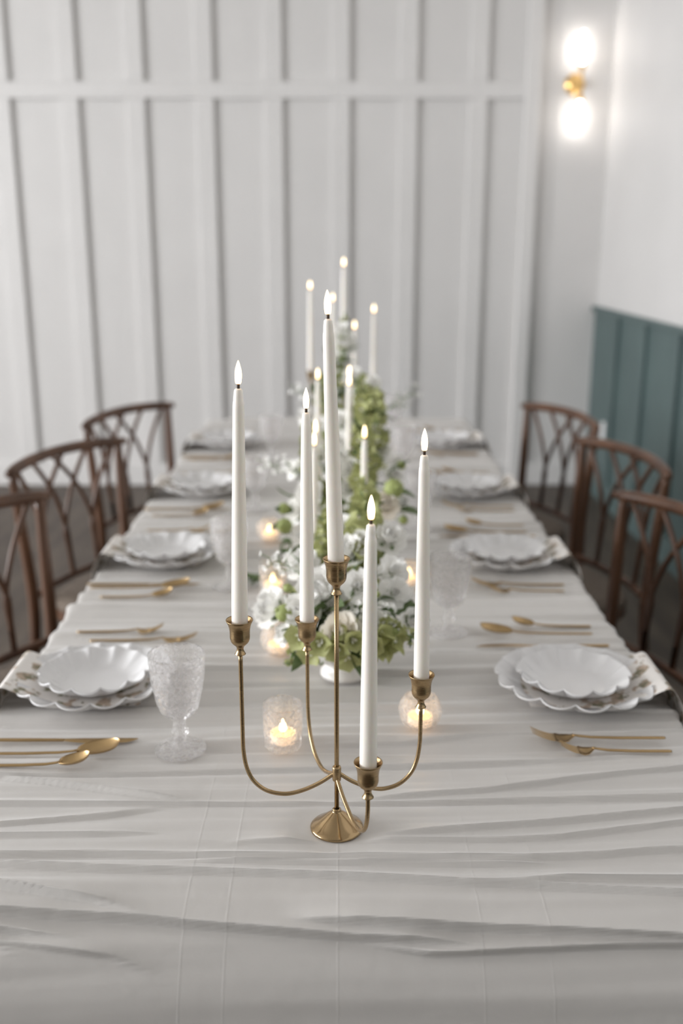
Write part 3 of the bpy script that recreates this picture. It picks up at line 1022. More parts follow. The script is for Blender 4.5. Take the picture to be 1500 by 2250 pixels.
for sgn in (-1, 1):
    for k, y in enumerate(PY[sgn]):
        where = ORD[k] + SIDE[sgn]
        x = sgn * PX
        rr = random.Random(100 + k * 2 + sgn)
        z = rest(x, y, 0.088)
        o = obj('dinner_plate', ME_dinner, None, loc=(x, y, z), rot=(0, 0, rr.uniform(0, 0.4)))
        tag(o, 'large white scalloped dinner plate ' + where, 'plate', 'large scalloped plates')
        o = obj('napkin', ME_napkin, None, loc=(x, y, z), rot=(0, 0, 0 if sgn > 0 else pi))
        tag(o, 'floral printed napkin between the plates ' + where, 'napkin', 'printed napkins')
        o = obj('salad_plate', ME_salad, None, loc=(x + rr.uniform(-.003, .003), y + 0.003, z + 0.0102), rot=(0, 0, rr.uniform(0, 0.4)))
        tag(o, 'small white scalloped salad plate ' + where, 'plate', 'small scalloped plates')
        for nm, (ox, dy) in MEET[sgn].items():
            L = {'table_knife': .244, 'tablespoon': .212, 'teaspoon': .152, 'dinner_fork': .202, 'salad_fork': .165}[nm]
            xh = sgn * ox
            xm = xh - sgn * L / 2
            zz = max(rest(xh - sgn * L * q, y + dy, 0.004, 0.008, 2) for q in (0.05, 0.2, 0.35, 0.5, 0.65, 0.8, 0.95)) - 0.0003
            jx = rr.uniform(-.004, .004) if k else 0
            o = obj(nm, ME_cut[nm], None, loc=(xh + jx, y + dy, zz), rot=(0, 0, (pi if sgn > 0 else 0) + rr.uniform(-.012, .012)))
            tag(o, NAMES[nm][0] + ' ' + where, NAMES[nm][1], {'fork': 'gold forks', 'knife': 'gold knives', 'spoon': 'gold spoons'}[NAMES[nm][1]])
        gx, gy = (-0.2235, y - 0.200) if sgn < 0 else (0.216, y + 0.275)
        if k == 3 and sgn > 0:
            gy = y + 0.22
        t = thing('water_goblet', (gx, gy, rest(gx, gy, 0.035) - 0.0005), 'clear pressed glass goblet ' + where, 'goblet', 'pressed glass goblets', rr.uniform(0, 6))
        obj('bowl', ME_bowl, None, t)
        obj('stem', ME_gstem, None, t)
        obj('foot', ME_gfoot, None, t)

# ------------------------------------------------------------------ chairs


def make_chair():
    """faces +x; origin on the floor below the middle of the back"""
    t = thing('dining_chair', (0, 0, 0), 'x', 'chair', 'walnut lattice-back dining chairs')
    ZT, ZS = 0.862, 0.485
    HW = 0.27

    def rail_pt(u, z=None):            # u -1..1 along the top rail
        return Vector((-0.055 * (1 - u * u), u * HW, (ZT + 0.012 * (1 - u * u)) if z is None else z))

    def bar_pt(u):
        return Vector((0.012 - 0.035 * (1 - u * u), u * 0.225, ZS))
    R = [rail_pt(-1 + 2 * i / 20) for i in range(21)]
    obj('top_rail', MB().tube(R, [0.010, 0.0135] + [0.0155] * 17 + [0.0135, 0.010], 10, sx=1.05), M_wood, t)
    for s in (-1, 1):
        P = curve_pts([rail_pt(s * 0.90) - Vector((0, 0, 0.006)), Vector((0.0, s * 0.235, 0.70)), bar_pt(s) + Vector((0, 0, 0.0)), Vector((0.0, s * 0.225, 0.30)), Vector((-0.045, s * 0.235, 0.0))], 6)
        obj('rear_leg', MB().tube(P, [0.0125 + 0.004 * sin(pi * i / (len(P) - 1)) for i in range(len(P))], 10), M_wood, t)
    obj('back_bar', MB().tube([bar_pt(-1 + 2 * i / 12) for i in range(13)], 0.0115, 8), M_wood, t)
    for b, tl, tr in ((-0.5, -0.80, 0.10), (0.0, -0.46, 0.46), (0.5, -0.10, 0.80)):
        for top in (tl, tr):
            q = rail_pt(top)
            p0 = bar_pt(b)
            sp = Vector((0.004 - 0.045 * (1 - b * b), b * 0.235, 0.64))
            md = sp.lerp(q, 0.5) + Vector((0, (b * 0.24 - q.y) * 0.16, 0.0))
            P = curve_pts([p0, p0.lerp(sp, 0.5), sp, md, q - Vector((0, 0, 0.004))], 5)
            obj('spindle', MB().tube(P, [0.0085] * 10 + [0.0072] * (len(P) - 10), 8), M_wood, t)
    # seat and frame
    vs, fs = [], []
    NS = 28
    ring = []
    for i in range(NS):
        a = 2 * pi * i / NS
        c, s_ = cos(a), sin(a)
        px = 0.235 + 0.225 * math.copysign(abs(c) ** 0.55, c)
        py = (0.235 + 0.02 * c) * math.copysign(abs(s_) ** 0.55, s_)
        ring.append((px, py))
    obj('seat_frame', MB().add([(px, py, z) for z in (0.425, 0.455) for px, py in ring], [(i, (i + 1) % NS, NS + (i + 1) % NS, NS + i) for i in range(NS)] + [tuple(range(NS - 1, -1, -1)), tuple(range(NS, 2 * NS))]), M_wood, t, smooth=False)
    lev = [(0.455, 0.99), (0.468, 1.0), (0.482, 0.97), (0.490, 0.86), (0.492, 0.5), (0.490, 0.02)]
    vs = [(0.235 + (px - 0.235) * k, py * k, z) for z, k in lev for px, py in ring]
    fs = [(j * NS + i, j * NS + (i + 1) % NS, (j + 1) * NS + (i + 1) % NS, (j + 1) * NS + i) for j in range(len(lev) - 1) for i in range(NS)]
    obj('seat_cushion', MB().add(vs, fs), M_seat, t)
    for s in (-1, 1):
        obj('front_leg', MB().tube([(0.42, s * 0.215, 0.43), (0.425, s * 0.22, 0.2), (0.43, s * 0.225, 0.0)], [0.017, 0.015, 0.011], 10), M_wood, t)
        obj('stretcher', MB().tube([(-0.012, s * 0.228, 0.2), (0.2, s * 0.222, 0.21), (0.425, s * 0.22, 0.2)], 0.009, 8), M_wood, t)
    obj('stretcher', MB().tube([(0.2, -0.222, 0.21), (0.2, 0, 0.212), (0.2, 0.222, 0.21)], 0.009, 8), M_wood, t)
    return t


CH = [(-0.767, 3.690, -26.0, 'walnut lattice-back chair closest to the panelled wall, away from green wainscot'),
      (-0.800, 2.950, -24.7, 'middle one of three walnut lattice-back chairs away from green wainscot'),
      (-0.842, 2.225, -24.0, 'walnut lattice-back chair closest to the camera, away from green wainscot'),
      (0.820, 3.660, 180 + 18.4, 'walnut lattice-back chair by the green wainscot, closest to the panelled wall'),
      (0.851, 2.935, 180 + 14.6, 'middle one of three walnut lattice-back chairs by the green wainscot'),
      (0.790, 2.215, 180 + 16.0, 'walnut lattice-back chair by the green wainscot, closest to the camera')]
ch0 = make_chair()
for i, (x, y, a, lab) in enumerate(CH):
    if i == 0:
        ch0.location = (x, y, 0); ch0.rotation_euler = (0, 0, radians(a)); ch0['label'] = lab
    else:
        dup(ch0, (x, y, 0), radians(a), lab)

# ------------------------------------------------------------------ flowers


def petal(mb, a0, half, r0, curve, R, ruff=0.0, m=0, NU=6, NV=5, tip=0.25, ph=0.0, z0=0.0):
    """one petal wrapped about z: curve = (angle from vertical at base, at tip), R = length"""
    vs, fs = [], []
    pts = []
    r, z = r0, z0
    prev = 0
    prof = []
    for j in range(NV + 1):
        v = j / NV
        th = curve[0] + (curve[1] - curve[0]) * v
        if j:
            r += sin(th) * R / NV
            z += cos(th) * R / NV
        prof.append((max(r, 0.0012), z, th))
    for j in range(NV + 1):
        v = j / NV
        r, z, th = prof[j]
        for i in range(NU + 1):
            u = i / NU * 2 - 1
            wd = half * (0.45 + 0.55 * sin(pi * min(1, 0.15 + v * 0.62)))
            a = a0 + u * wd
            k = tip * u * u * v * R
            rf = ruff * v * v * sin(u * 7.5 + ph) * R
            rr = r - sin(th) * k + cos(th) * rf
            zz = z - cos(th) * k + sin(th) * rf * 0.4
            vs.append((rr * cos(a), rr * sin(a), zz))
    for j in range(NV):
        for i in range(NU):
            q = j * (NU + 1) + i
            fs.append((q, q + 1, q + NU + 2, q + NU + 1))
    mb.add(vs, fs, m)


def bloom(layers, seed, name, m, sepal=True):
    r = random.Random(seed)
    mb = MB()
    for n, r0, c0, c1, L, half, ruff in layers:
        o = r.uniform(0, 6)
        for i in range(n):
            petal(mb, o + 2 * pi * i / n + r.uniform(-.15, .15), half * r.uniform(.9, 1.1), r0, (radians(c0 + r.uniform(-4, 4)), radians(c1 + r.uniform(-9, 9))), L * r.uniform(.92, 1.06), ruff, 0, ph=r.uniform(0, 6))
    if sepal:
        for i in range(5):
            petal(mb, 2 * pi * i / 5, 0.45, 0.002, (radians(60), radians(100)), 0.45, 0, 1, 3, 3, 0.6)
    return mb.mesh(name, [m, M_stem])


# unit blooms (about 1 across), scaled per flower
ROSE = [(4, .02, 0, -30, .46, 1.2, .03), (5, .05, 10, -26, .50, 1.0, .04), (6, .08, 24, -16, .53, .9, .05), (6, .10, 38, 4, .54, .85, .06), (7, .12, 54, 34, .52, .75, .07), (7, .12, 76, 76, .47, .7, .06)]
RANU = [(5, .02, 0, -30, .40, 1.1, .03), (6, .05, 8, -28, .44, .9, .05), (7, .08, 20, -20, .48, .8, .06), (8, .11, 34, -6, .50, .7, .08), (8, .13, 50, 16, .50, .65, .09), (9, .14, 68, 50, .48, .6, .10)]
LISI = [(4, .01, 0, -26, .40, 1.2, .06), (4, .05, 16, -14, .50, 1.0, .08), (5, .08, 30, 10, .55, .9, .10), (6, .10, 48, 56, .54, .8, .11)]
SWEET = [(3, .01, 2, -22, .42, 1.2, .10), (4, .04, 20, -4, .50, 1.0, .14), (4, .07, 40, 36, .54, .95, .18), (5, .08, 60, 80, .52, .9, .20)]
ME_bl = {'rose': bloom(ROSE, 1, 'rose', M_petal), 'ranunculus': bloom(RANU, 2, 'ranunculus', M_petal), 'lisianthus': bloom(LISI, 3, 'lisianthus', M_petal),
         'sweet_pea': bloom(SWEET, 4, 'sweet_pea', M_petal), 'cream_rose': bloom(ROSE, 5, 'cream_rose', M_cream)}


def pod_mesh():
    def wp(a, r, z):
        return r * (1 + 0.05 * cos(9 * a)), z
    P = [(0.0, -0.5)] + [(0.5 * sin(pi * i / 10), -0.5 * cos(pi * i / 10)) for i in range(1, 10)] + [(0.10, 0.50), (0.13, 0.56), (0.04, 0.58), (0.0, 0.57)]
    return MB().lathe(P, 27, warp=wp).mesh('seed_pod', M_pod)


ME_pod = pod_mesh()


def leaf_mesh(seed, wid, curl, m):
    mb = MB()
    NU, NV = 4, 8
    vs, fs = [], []
    r = random.Random(seed)
    for j in range(NV + 1):
        v = j / NV
        w = wid * sin(pi * v ** 0.8) ** 0.85 + 0.004
        zc = -curl * v * v + 0.08 * sin(v * 2)
        for i in range(NU + 1):
            u = i / NU * 2 - 1
            vs.append((v, w * u, zc + 0.10 * wid * u * u * 2 + 0.03 * sin(v * 9 + u * 2 + seed) * abs(u) * wid * 2))
    for j in range(NV):
        for i in range(NU):
            q = j * (NU + 1) + i
            fs.append((q, q + 1, q + NU + 2, q + NU + 1))
    return mb.add(vs, fs).mesh('leaf', m)


ME_leaf = [leaf_mesh(1, .24, .25, M_leaf), leaf_mesh(2, .30, .40, M_leaf), leaf_mesh(3, .20, .15, M_leaf)]
ME_lleaf = [leaf_mesh(4, .30, .35, M_lime), leaf_mesh(5, .36, .2, M_lime)]


def bell_mesh():
    mb = MB()

    def wp(a, r, z):
        k = sstep(0.4, 1.0, z)
        return r * (1 + 0.10 * k * cos(5 * a)), z - 0.10 * k * (1 - cos(5 * a)) * 0.5
    mb.lathe([(0.05, 0.0), (0.14, 0.12), (0.22, 0.35), (0.36, 0.62), (0.56, 0.86), (0.66, 0.95)], 15, 0, warp=wp)
    for i in range(3):
        petal(mb, 2 * pi * i / 3, 0.9, 0.04, (radians(8), radians(30)), 0.42, 0.1, 1, 3, 3, z0=0.28)
    return mb.mesh('bell', [M_lime, M_petal])


ME_bell = bell_mesh()


def look(d):
    """rotation carrying +z onto d"""
    return Vector((0, 0, 1)).rotation_difference(Vector(d).normalized()).to_euler()


def xlook(d, roll=0.0):
    d = Vector(d).normalized()
    q = Vector((1, 0, 0)).rotation_difference(d)
    return (q.to_matrix() @ Matrix.Rotation(roll, 3, 'X')).to_euler()


def sprig_mesh(seed, n=9, ln=0.07, spread=0.5):
    """branching stem with tiny five-petalled white florets: one part, its florets are too small to pick apart"""
    r = random.Random(seed)
    mb = MB()
    mb.tube(curve_pts([(0, 0, 0), (0.004, 0.002, ln * .5), (0.0, 0.006, ln)], 4), 0.0009, 5, 1)
    for i in range(n):
        t = 0.35 + 0.65 * i / (n - 1)
        a = i * 2.4 + r.random()
        b = Vector((0.002 * sin(3 * t), 0.004 * t, ln * t))
        e = b + Vector((cos(a) * spread, sin(a) * spread, 0.7)).normalized() * ln * r.uniform(.22, .4)
        mb.tube([b, (b + e) / 2 + Vector((0, 0, .002)), e], 0.0006, 4, 1)
        sub = MB()
        for q in range(5):
            petal(sub, 2 * pi * q / 5, 0.6, 0.0008, (radians(35), radians(85)), 0.0062, 0.05, 0, 2, 2, 0.2)
        d = (e - b).normalized() + Vector((0, -0.5, 0.2))
        sub.move(Matrix.Translation(e) @ Vector((0, 0, 1)).rotation_difference(d.normalized()).to_matrix().to_4x4())
        mb.add(sub.v, sub.f, 0)
    return mb.mesh('waxflower_sprig', [M_petal, M_stem])


ME_sprig = [sprig_mesh(21), sprig_mesh(22, 12, 0.085, 0.7), sprig_mesh(23, 7, 0.06, 0.9)]

# footed ribbed bowl


def rib(a, r, z):
    return (r * (1 + 0.022 * abs(cos(14 * a))) if r > 0.02 and 0.018 < z < 0.084 else r), z


VASE = [(0.0, 0.0), (0.036, 0.0), (0.040, 0.003), (0.040, 0.008), (0.035, 0.013), (0.029, 0.018), (0.031, 0.024), (0.044, 0.033), (0.054, 0.046), (0.059, 0.062), (0.061, 0.078), (0.063, 0.086), (0.0615, 0.088), (0.0585, 0.084), (0.056, 0.062), (0.045, 0.04), (0.0, 0.03)]
ME_vase = MB().lathe(VASE, 112, warp=rib).mesh('bowl', M_ceramic)
ME_foam = MB().lathe([(0.0, 0.04), (0.03, 0.042), (0.052, 0.066), (0.05, 0.088), (0.03, 0.104), (0.0, 0.108)], 24, warp=lambda a, r, z: (r * (1 + .06 * sin(5 * a)), z)).mesh('foliage_core', M_leaf)


class Arr:
    def __init__(self, x, y, ordn, label):
        self.z = rest(x, y, 0.038)
        v = obj('compote_vase', ME_vase, None, loc=(x, y, self.z))
        tag(v, 'footed white ribbed ceramic bowl under the %s flower arrangement' % ordn, 'vase', 'white ribbed flower bowls')
        self.o = thing('flower_arrangement', (x, y, self.z + 0.09), label, 'flowers', 'white and green flower arrangements')
        self.c = Vector((x, y, self.z + 0.09))
        c = obj('foliage_core', ME_foam, None, self.o, loc=(0, 0, -0.09))
        self.r = random.Random(int(y * 1000))

    def stem(self, parent, tip, d, rad=0.0016):
        """stem from the heart of the bowl to the flower, as a child of the flower"""
        a = Vector((self.r.uniform(-.015, .015), self.r.uniform(-.015, .015), 0.0))
        b = Vector(tip)
        m = a.lerp(b, 0.55) + Vector((0, 0, 0.25 * (b - a).length * 0.3))
        back = b - Vector(d).normalized() * min(0.03, (b - a).length * .3)
        pts = curve_pts([a, m, back, b], 5)
        inv = Matrix.LocRotScale(parent.location, parent.rotation_euler, parent.scale).inverted()
        return obj('stem', MB().tube([inv @ p for p in pts], rad / parent.scale[0], 5), M_stem, parent)

    def flower(self, kind, x, y, z, size, d=None):
        p = Vector((x, y, z)) - self.c
        if d is None:
            d = Vector((p.x * 1.2, p.y - 0.12, p.z + 0.06))
        d = Vector(d).normalized() + Vector((-0.30, 0.0, 0.32))      # blooms lean to the daylight
        sc = size * 1.12
        o = obj(kind, ME_bl[kind], None, self.o, loc=p - Vector(d).normalized() * sc * 0.22, rot=look(d))
        o.scale = (sc, sc, sc)
        o.rotation_euler.rotate_axis('Z', self.r.uniform(0, 6))
        self.stem(o, o.location, d)
        return o

    def pod(self, x, y, z, size):
        p = Vector((x, y, z)) - self.c
        d = Vector((p.x, p.y - .05, abs(p.z) * .5 + .05))
        o = obj('seed_pod', ME_pod, None, self.o, loc=p, rot=look(d))
        o.scale = (size, size, size)
        self.stem(o, p, d, 0.0012)

    def leaf(self, x, y, z, d, size, roll=0.0, lime=False):
        o = obj('leaf', self.r.choice(ME_lleaf if lime else ME_leaf), None, self.o, loc=Vector((x, y, z)) - self.c, rot=xlook(d, roll))
        o.scale = (size, size, size)

    def sprig(self, x, y, z, d=None, k=0, s=1.0):
        p = Vector((x, y, z)) - self.c
        if d is None:
            d = Vector((p.x, p.y - .06, p.z + .05))
        dd = Vector(d).normalized()
        o = obj('waxflower_sprig', ME_sprig[k % 3], None, self.o, loc=p - dd * 0.06 * s, rot=look(d))
        o.scale = (s, s, s)
        self.stem(o, o.location, d, 0.0009)

    def bells(self, P, size=0.022, step=0.026, n=4):
        """spire of bell-shaped calyxes: the stem is the part, each bell a piece of it"""
        pts = curve_pts([Vector(p) - self.c for p in P], 10)
        st = obj('bell_spire', MB().tube(pts, 0.0022, 6), M_stem, self.o)
        acc, tw = 0.0, self.r.random() * 6
        L = sum((pts[i + 1] - pts[i]).length for i in range(len(pts) - 1))
        run = 0.0
        for i in range(len(pts) - 1):
            run += (pts[i + 1] - pts[i]).length
            acc += (pts[i + 1] - pts[i]).length
            if run < 0.16 * L or acc < step:
                continue
            acc = 0.0
            f = run / L
            T = (pts[i + 1] - pts[i]).normalized()
            A = T.orthogonal().normalized()
            B = T.cross(A)
            tw += 0.7
            for q in range(2):             # small leaves between the whorls
                a = tw + self.r.uniform(0, 6.3)
                lf = obj('leaf', self.r.choice(ME_leaf), None, st, loc=pts[i], rot=xlook(A * cos(a) + B * sin(a) + T * 0.5, self.r.uniform(-.6, .6)))
                lf.scale = (size * 1.15,) * 3
            for k in range(n):
                a = tw + 2 * pi * k / n + self.r.uniform(-.2, .2)
                d = (A * cos(a) + B * sin(a)) + T * self.r.uniform(.0, .9) + Vector((self.r.uniform(-.3, .3), self.r.uniform(-.3, .2), .15))
                o = obj('bell', ME_bell, None, st, loc=pts[i] + d.normalized() * 0.004, rot=look(d))
                s = size * (1.15 - 0.55 * f) * self.r.uniform(.7, 1.15)
                o.scale = (s, s, s)

    def fill(self, n, rx, ry, rz, lo=-0.3, lime=0.3, size=(.04, .065), dy=0.0):
        for i in range(n):
            a = self.r.uniform(0, 2 * pi)
            e = self.r.uniform(lo, 1.0)
            k = sqrt(max(0, 1 - e * e)) if e > 0 else 1
            p = Vector((rx * cos(a) * k, ry * sin(a) * k, rz * e + 0.01)) * self.r.uniform(.55, .95)
            d = Vector((p.x, p.y, p.z * .8 + .01)) + Vector([self.r.uniform(-.03, .03) for _ in range(3)])
            self.leaf(*(self.c + p + Vector((0, dy, 0))), d, self.r.uniform(*size), self.r.uniform(-.6, .6), self.r.random() < lime)


# first bowl, closest to the front candelabra
A1 = Arr(0.016, 1.568, 'first', 'first mixed white and green flower arrangement, just behind the front candelabra')
for f in [('ranunculus', -0.111, 1.600, 0.884, 0.066, (-.6, -.7, .35)), ('rose', -0.022, 1.60, 0.915, 0.082, (-.2, -.9, .5)), ('lisianthus', 0.040, 1.580, 0.930, 0.052, (.15, -1, .35)), ('rose', -0.056, 1.565, 0.890, 0.060, (-.4, -.9, .3)),
          ('cream_rose', 0.010, 1.508, 0.876, 0.060, (0, -1, .35)), ('sweet_pea', 0.102, 1.660, 0.931, 0.050, (.4, -.8, .4)), ('sweet_pea', 0.103, 1.600, 0.912, 0.050, (.5, -.8, .2)),
          ('sweet_pea', 0.131, 1.560, 0.874, 0.042, (.8, -.6, 0)), ('lisianthus', 0.048, 1.720, 0.965, 0.044, (0, -.7, .7)), ('rose', 0.100, 1.740, 0.968, 0.056, (.4, -.6, .6)), ('rose', -0.060, 1.700, 0.930, 0.055, (-.3, -.6, .7)),
          ('lisianthus', 0.062, 1.545, 0.880, 0.040, (.3, -.9, .2)), ('sweet_pea', -0.088, 1.560, 0.850, 0.036, (-.7, -.7, 0)), ('sweet_pea', 0.045, 1.56, 0.905, 0.036, (.2, -.9, .3)), ('rose', 0.02, 1.70, 0.955, 0.06, (0, -.6, .8)), ('sweet_pea', 0.112, 1.63, 0.885, 0.046, (.7, -.6, .1))]:
    A1.flower(f[0], *f[1:4], f[4], f[5])
for q in [(-0.084, 1.575, 0.883, 0.031), (-0.079, 1.60, 0.919, 0.016), (0.094, 1.53, 0.862, 0.026), (0.07, 1.55, 0.925, 0.012)]:
    A1.pod(*q)
o = A1.pod(-0.028, 1.515, 0.822, 0.010)
for q in [(0.041, 1.53, 0.906, None, 0, .8), (-0.085, 1.66, 0.935, (-.7, -.3, .5), 1, 1.0), (-0.07, 1.68, 0.945, (-.5, -.3, .7), 2, 1.0), (-0.044, 1.525, 0.850, (-.3, -1, -.2), 0, .7), (0.058, 1.53, 0.890, (.3, -1, .2), 2, .8), (0.085, 1.55, 0.895, (.4, -1, .2), 1, .7), (0.12, 1.62, 0.905, None, 0, .8)]:
    A1.sprig(*q[:3], *q[3:])
for q in [(-0.01, 1.575, 0.885, (-.5, -.6, .3), .06, .3), (0.018, 1.57, 0.885, (.6, -.5, .1), .055, -.3), (0.09, 1.6, 0.88, (.8, -.5, .2), .075, .2), (0.08, 1.62, 0.87, (.9, -.3, .0), .08, -.4), (0.03, 1.515, 0.845, (.4, -.8, -.6), .065, .2),
          (0.05, 1.56, 0.855, (.5, -.7, -.5), .055, 0), (-0.05, 1.56, 0.86, (-.6, -.5, .2), .05, 0), (-0.045, 1.52, 0.845, (-.5, -.7, -.6), .05, .3), (-0.06, 1.60, 0.87, (-.9, -.2, .1), .05, .2), (0.0, 1.56, 0.90, (0.2, -.8, .4), .05, .4)]:
    A1.leaf(*q)
for i in range(46):           # lime cluster spilling over the front of the bowl
    x = A1.r.uniform(-0.06, 0.105)
    z = 0.880 - abs(x - 0.02) * 0.18 - A1.r.uniform(0, 0.026)
    A1.leaf(x * 0.8, 1.518 + A1.r.uniform(-.015, .025), z, (x * 4 + A1.r.uniform(-.5, .5), -.8, A1.r.uniform(-.5, .5)), A1.r.uniform(.026, .046), A1.r.uniform(-.8, .8), True)
A1.bells([(0.02, 1.64, 0.86), (0.045, 1.70, 0.93), (0.056, 1.80, 0.985), (0.058, 1.92, 1.04)], 0.033, 0.031, 4)
A1.bells([(0.02, 1.63, 0.86), (0.05, 1.72, 0.90), (0.07, 1.83, 0.94), (0.066, 1.96, 0.99)], 0.033, 0.031, 4)
A1.bells([(0.0, 1.64, 0.86), (-0.02, 1.72, 0.91), (-0.02, 1.80, 0.95), (-0.01, 1.86, 0.99)], 0.022, 0.020, 5)
A1.bells([(0.03, 1.60, 0.86), (0.07, 1.56, 0.875), (0.105, 1.53, 0.868), (0.135, 1.51, 0.862)], 0.017, 0.016, 4)
A1.bells([(-0.02, 1.60, 0.86), (-0.05, 1.56, 0.856), (-0.065, 1.535, 0.835), (-0.075, 1.52, 0.812)], 0.014, 0.016, 4)
A1.fill(40, 0.10, 0.085, 0.055, size=(.03, .045), dy=0.065)

for x, y, z, d in [(-0.045, 1.510, 0.862, (-.6, -.8, .0)), (-0.02, 1.495, 0.856, (-.2, -1, .1)), (0.004, 1.493, 0.850, (.0, -1, -.2)), (0.028, 1.495, 0.858, (.2, -1, .2)), (0.05, 1.500, 0.852, (.4, -1, -.1)), (0.068, 1.510, 0.862, (.6, -.8, .2)),
                   (-0.032, 1.505, 0.842, (-.4, -.9, -.4)), (0.018, 1.500, 0.838, (.1, -.9, -.5)), (0.045, 1.505, 0.836, (.4, -.9, -.4)), (0.085, 1.515, 0.852, (.8, -.6, -.1))]:
    o = obj('bell', ME_bell, None, A1.o, loc=Vector((x, y, z + 0.012)) - A1.c, rot=look(d))
    k = A1.r.uniform(.024, .033)
    o.scale = (k, k, k)

# second bowl
A2 = Arr(0.012, 2.32, 'second', 'second white and green flower arrangement, with tall lime bells, behind the first')
for f in [('cream_rose', 0.108, 2.06, 0.945, 0.056, (.5, -.8, .4)), ('rose', -0.062, 2.12, 0.950, 0.062, (-.6, -.8, .3)), ('rose', -0.088, 2.13, 0.912, 0.056, (-.7, -.7, .1)), ('rose', -0.068, 2.03, 0.885, 0.055, (-.5, -.9, .2)),
          ('lisianthus', 0.034, 2.22, 0.985, 0.052, (0, -1, .3)), ('lisianthus', 0.030, 2.20, 0.945, 0.048, (0, -1, .2)), ('rose', 0.012, 2.26, 1.00, 0.056, (0, -.8, .5)), ('rose', -0.055, 2.30, 1.00, 0.056, (-.4, -.7, .6)),
          ('sweet_pea', 0.135, 2.22, 0.975, 0.045, (.7, -.6, .3)), ('sweet_pea', 0.145, 2.12, 0.93, 0.042, (.8, -.6, .2)), ('rose', 0.105, 2.35, 1.0, 0.056, (.4, -.6, .6)), ('sweet_pea', -0.03, 2.10, 0.90, 0.045, (0, -.9, .4)), ('lisianthus', 0.012, 2.06, 0.90, 0.045, (0, -.9, .4)), ('sweet_pea', -0.10, 2.3, 0.97, 0.045, (-.7, -.6, .4)), ('rose', 0.07, 2.12, 0.90, 0.05, (.3, -.9, .2))]:
    A2.flower(f[0], *f[1:4], f[4], f[5])
for q in [(0.126, 2.08, 0.975, 0.043), (-0.108, 2.05, 0.90, 0.034), (-0.112, 2.10, 0.925, 0.026), (0.15, 2.2, 1.0, 0.02), (0.148, 2.08, 0.905, 0.02)]:
    A2.pod(*q)
for q in [(-0.14, 2.35, 0.958, (-.9, -.2, .5), 1, 1.1), (-0.11, 2.28, 0.98, (-.7, -.2, .7), 0, 1.0), (0.15, 2.3, 0.99, (.8, -.2, .5), 2, 1.0), (0.0, 2.2, 1.02, (0, -.3, 1), 1, .9), (-0.03, 2.08, 0.93, (-.2, -.5, .8), 2, .9), (0.03, 2.1, 0.93, (.2, -.5, .8), 0, .9)]:
    A2.sprig(*q[:3], *q[3:])
for q in [(0.12, 2.14, 0.95, (.8, -.4, .2), .06), (0.13, 2.1, 0.92, (.9, -.3, .1), .07), (0.12, 2.2, 0.98, (.7, -.3, .7), .06), (-0.09, 2.1, 0.92, (-.9, -.2, .2), .045), (-0.1, 2.08, 0.90, (-.8, -.5, -.1), .045), (-0.09, 2.15, 0.94, (-.9, 0, .4), .045), (-0.06, 2.0, 0.87, (-.8, -.5, -.3), .045), (0.06, 2.05, 0.9, (.5, -.8, .3), .06), (0.0, 2.15, 0.93, (0, -.6, .8), .06)]:
    A2.leaf(*q)
# trailing stem lying on the cloth
trail = curve_pts([Vector(p) - A2.c for p in ((-0.03, 2.26, 0.86), (-0.09, 2.12, 0.86), (-0.11, 2.03, 0.80), (-0.14, 2.03, 0.783), (-0.178, 2.045, 0.780))], 8)
tr = obj('trailing_stem', MB().tube(trail, 0.0018, 6), M_stem, A2.o)
for i in range(8, len(trail), 2):
    for s in (-1, 1):
        o = obj('leaf', ME_leaf[i % 3], None, tr, loc=trail[i], rot=xlook((-.6, s * .7, .25), s * .3))
        o.scale = (.035,) * 3
A2.bells([(0.03, 2.30, 0.88), (0.055, 2.26, 1.00), (0.068, 2.30, 1.09), (0.074, 2.38, 1.16)], 0.033, 0.031, 4)
A2.bells([(0.02, 2.30, 0.88), (0.06, 2.20, 0.95), (0.066, 2.17, 1.01), (0.070, 2.16, 1.055)], 0.033, 0.031, 4)
A2.bells([(0.02, 2.30, 0.88), (0.08, 2.30, 0.98), (0.098, 2.36, 1.06), (0.10, 2.44, 1.12)], 0.033, 0.031, 4)
A2.bells([(-0.02, 2.30, 0.88), (-0.05, 2.22, 0.96), (-0.062, 2.26, 1.02), (-0.066, 2.33, 1.07)], 0.022, 0.021, 5)
A2.fill(50, 0.11, 0.14, 0.09, size=(.03, .055))

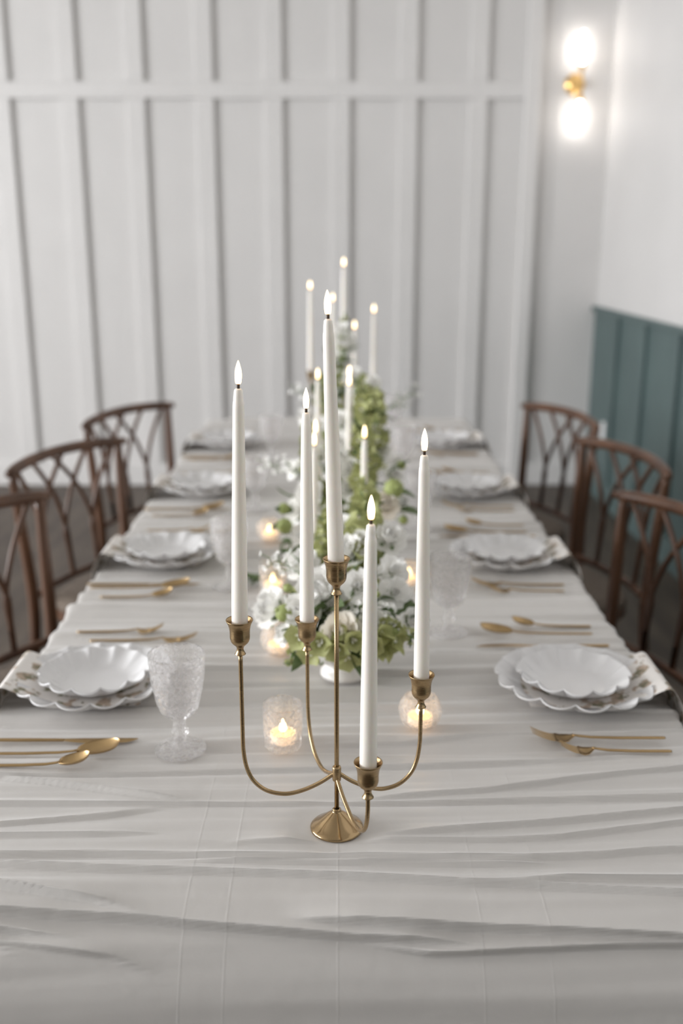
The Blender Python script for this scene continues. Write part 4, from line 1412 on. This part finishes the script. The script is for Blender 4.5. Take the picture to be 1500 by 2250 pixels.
# third bowl
A3 = Arr(0.020, 2.76, 'third', 'third white and green flower arrangement with a tall green tip, before the far candelabra')
for f in [('rose', 0.024, 3.0, 1.195, 0.066, (0, -.9, .4)), ('lisianthus', 0.015, 3.0, 1.235, 0.045, (0, -.9, .5)), ('rose', 0.105, 2.84, 1.102, 0.042, (.3, -.8, .5)), ('rose', 0.07, 2.66, 1.03, 0.06, (.2, -.9, .4)), ('rose', 0.0, 2.66, 1.02, 0.062, (-.1, -.9, .4)),
          ('rose', 0.05, 2.9, 1.11, 0.058, (0.1, -.9, .4)), ('lisianthus', -0.05, 2.7, 1.0, 0.05, (-.4, -.8, .4)), ('sweet_pea', 0.11, 2.7, 1.0, 0.05, (.6, -.7, .4)), ('rose', 0.01, 2.6, 0.97, 0.055, (0, -.9, .3)), ('sweet_pea', -0.09, 2.75, 1.02, 0.045, (-.7, -.6, .4))]:
    A3.flower(f[0], *f[1:4], f[4], f[5])
for q in [(0.20, 2.92, 1.045, (.9, .1, .45), 1, 1.25), (0.19, 2.90, 1.025, (.9, .0, .1), 0, 1.1), (0.185, 2.93, 1.05, (.6, .1, .8), 2, 1.1), (-0.09, 2.85, 1.06, (-.7, -.1, .7), 1, 1.1), (0.13, 2.7, 0.98, (.8, -.2, .4), 0, 1.0)]:
    A3.sprig(*q[:3], *q[3:])
for q in [(-0.03, 2.95, 1.08, (-.4, -.3, .8), .06), (-0.02, 2.95, 1.12, (.5, -.3, .8), .07), (0.0, 2.98, 1.13, (.8, -.3, .5), .06), (-0.01, 2.98, 1.15, (-.5, -.2, .7), .05), (0.03, 2.98, 1.17, (.6, -.3, .4), .05), (-0.03, 2.9, 1.06, (-.8, -.3, .4), .06), (0.1, 2.8, 1.0, (.9, -.3, .2), .07), (0.02, 2.9, 1.05, (0, -.6, .8), .07), (-0.02, 2.85, 1.02, (-.2, -.8, .6), .07)]:
    A3.leaf(*q)
A3.bells([(0.03, 2.76, 0.88), (0.062, 2.78, 0.98), (0.078, 2.82, 1.06), (0.072, 2.90, 1.105)], 0.033, 0.031, 4)
A3.bells([(0.03, 2.76, 0.88), (0.09, 2.74, 0.96), (0.112, 2.76, 1.04), (0.108, 2.82, 1.085)], 0.033, 0.031, 4)
A3.bells([(0.0, 2.76, 0.88), (0.0, 2.88, 1.02), (0.016, 2.98, 1.15), (0.028, 3.03, 1.285)], 0.017, 0.025, 4)
A3.bells([(0.0, 2.76, 0.88), (-0.035, 2.78, 0.98), (-0.042, 2.84, 1.05), (-0.045, 2.92, 1.115)], 0.020, 0.022, 5)
A3.bells([(0.02, 2.76, 0.88), (0.045, 2.68, 0.95), (0.055, 2.66, 1.0), (0.06, 2.66, 1.06)], 0.024, 0.02, 5)
A3.fill(50, 0.11, 0.15, 0.11, size=(.03, .055))
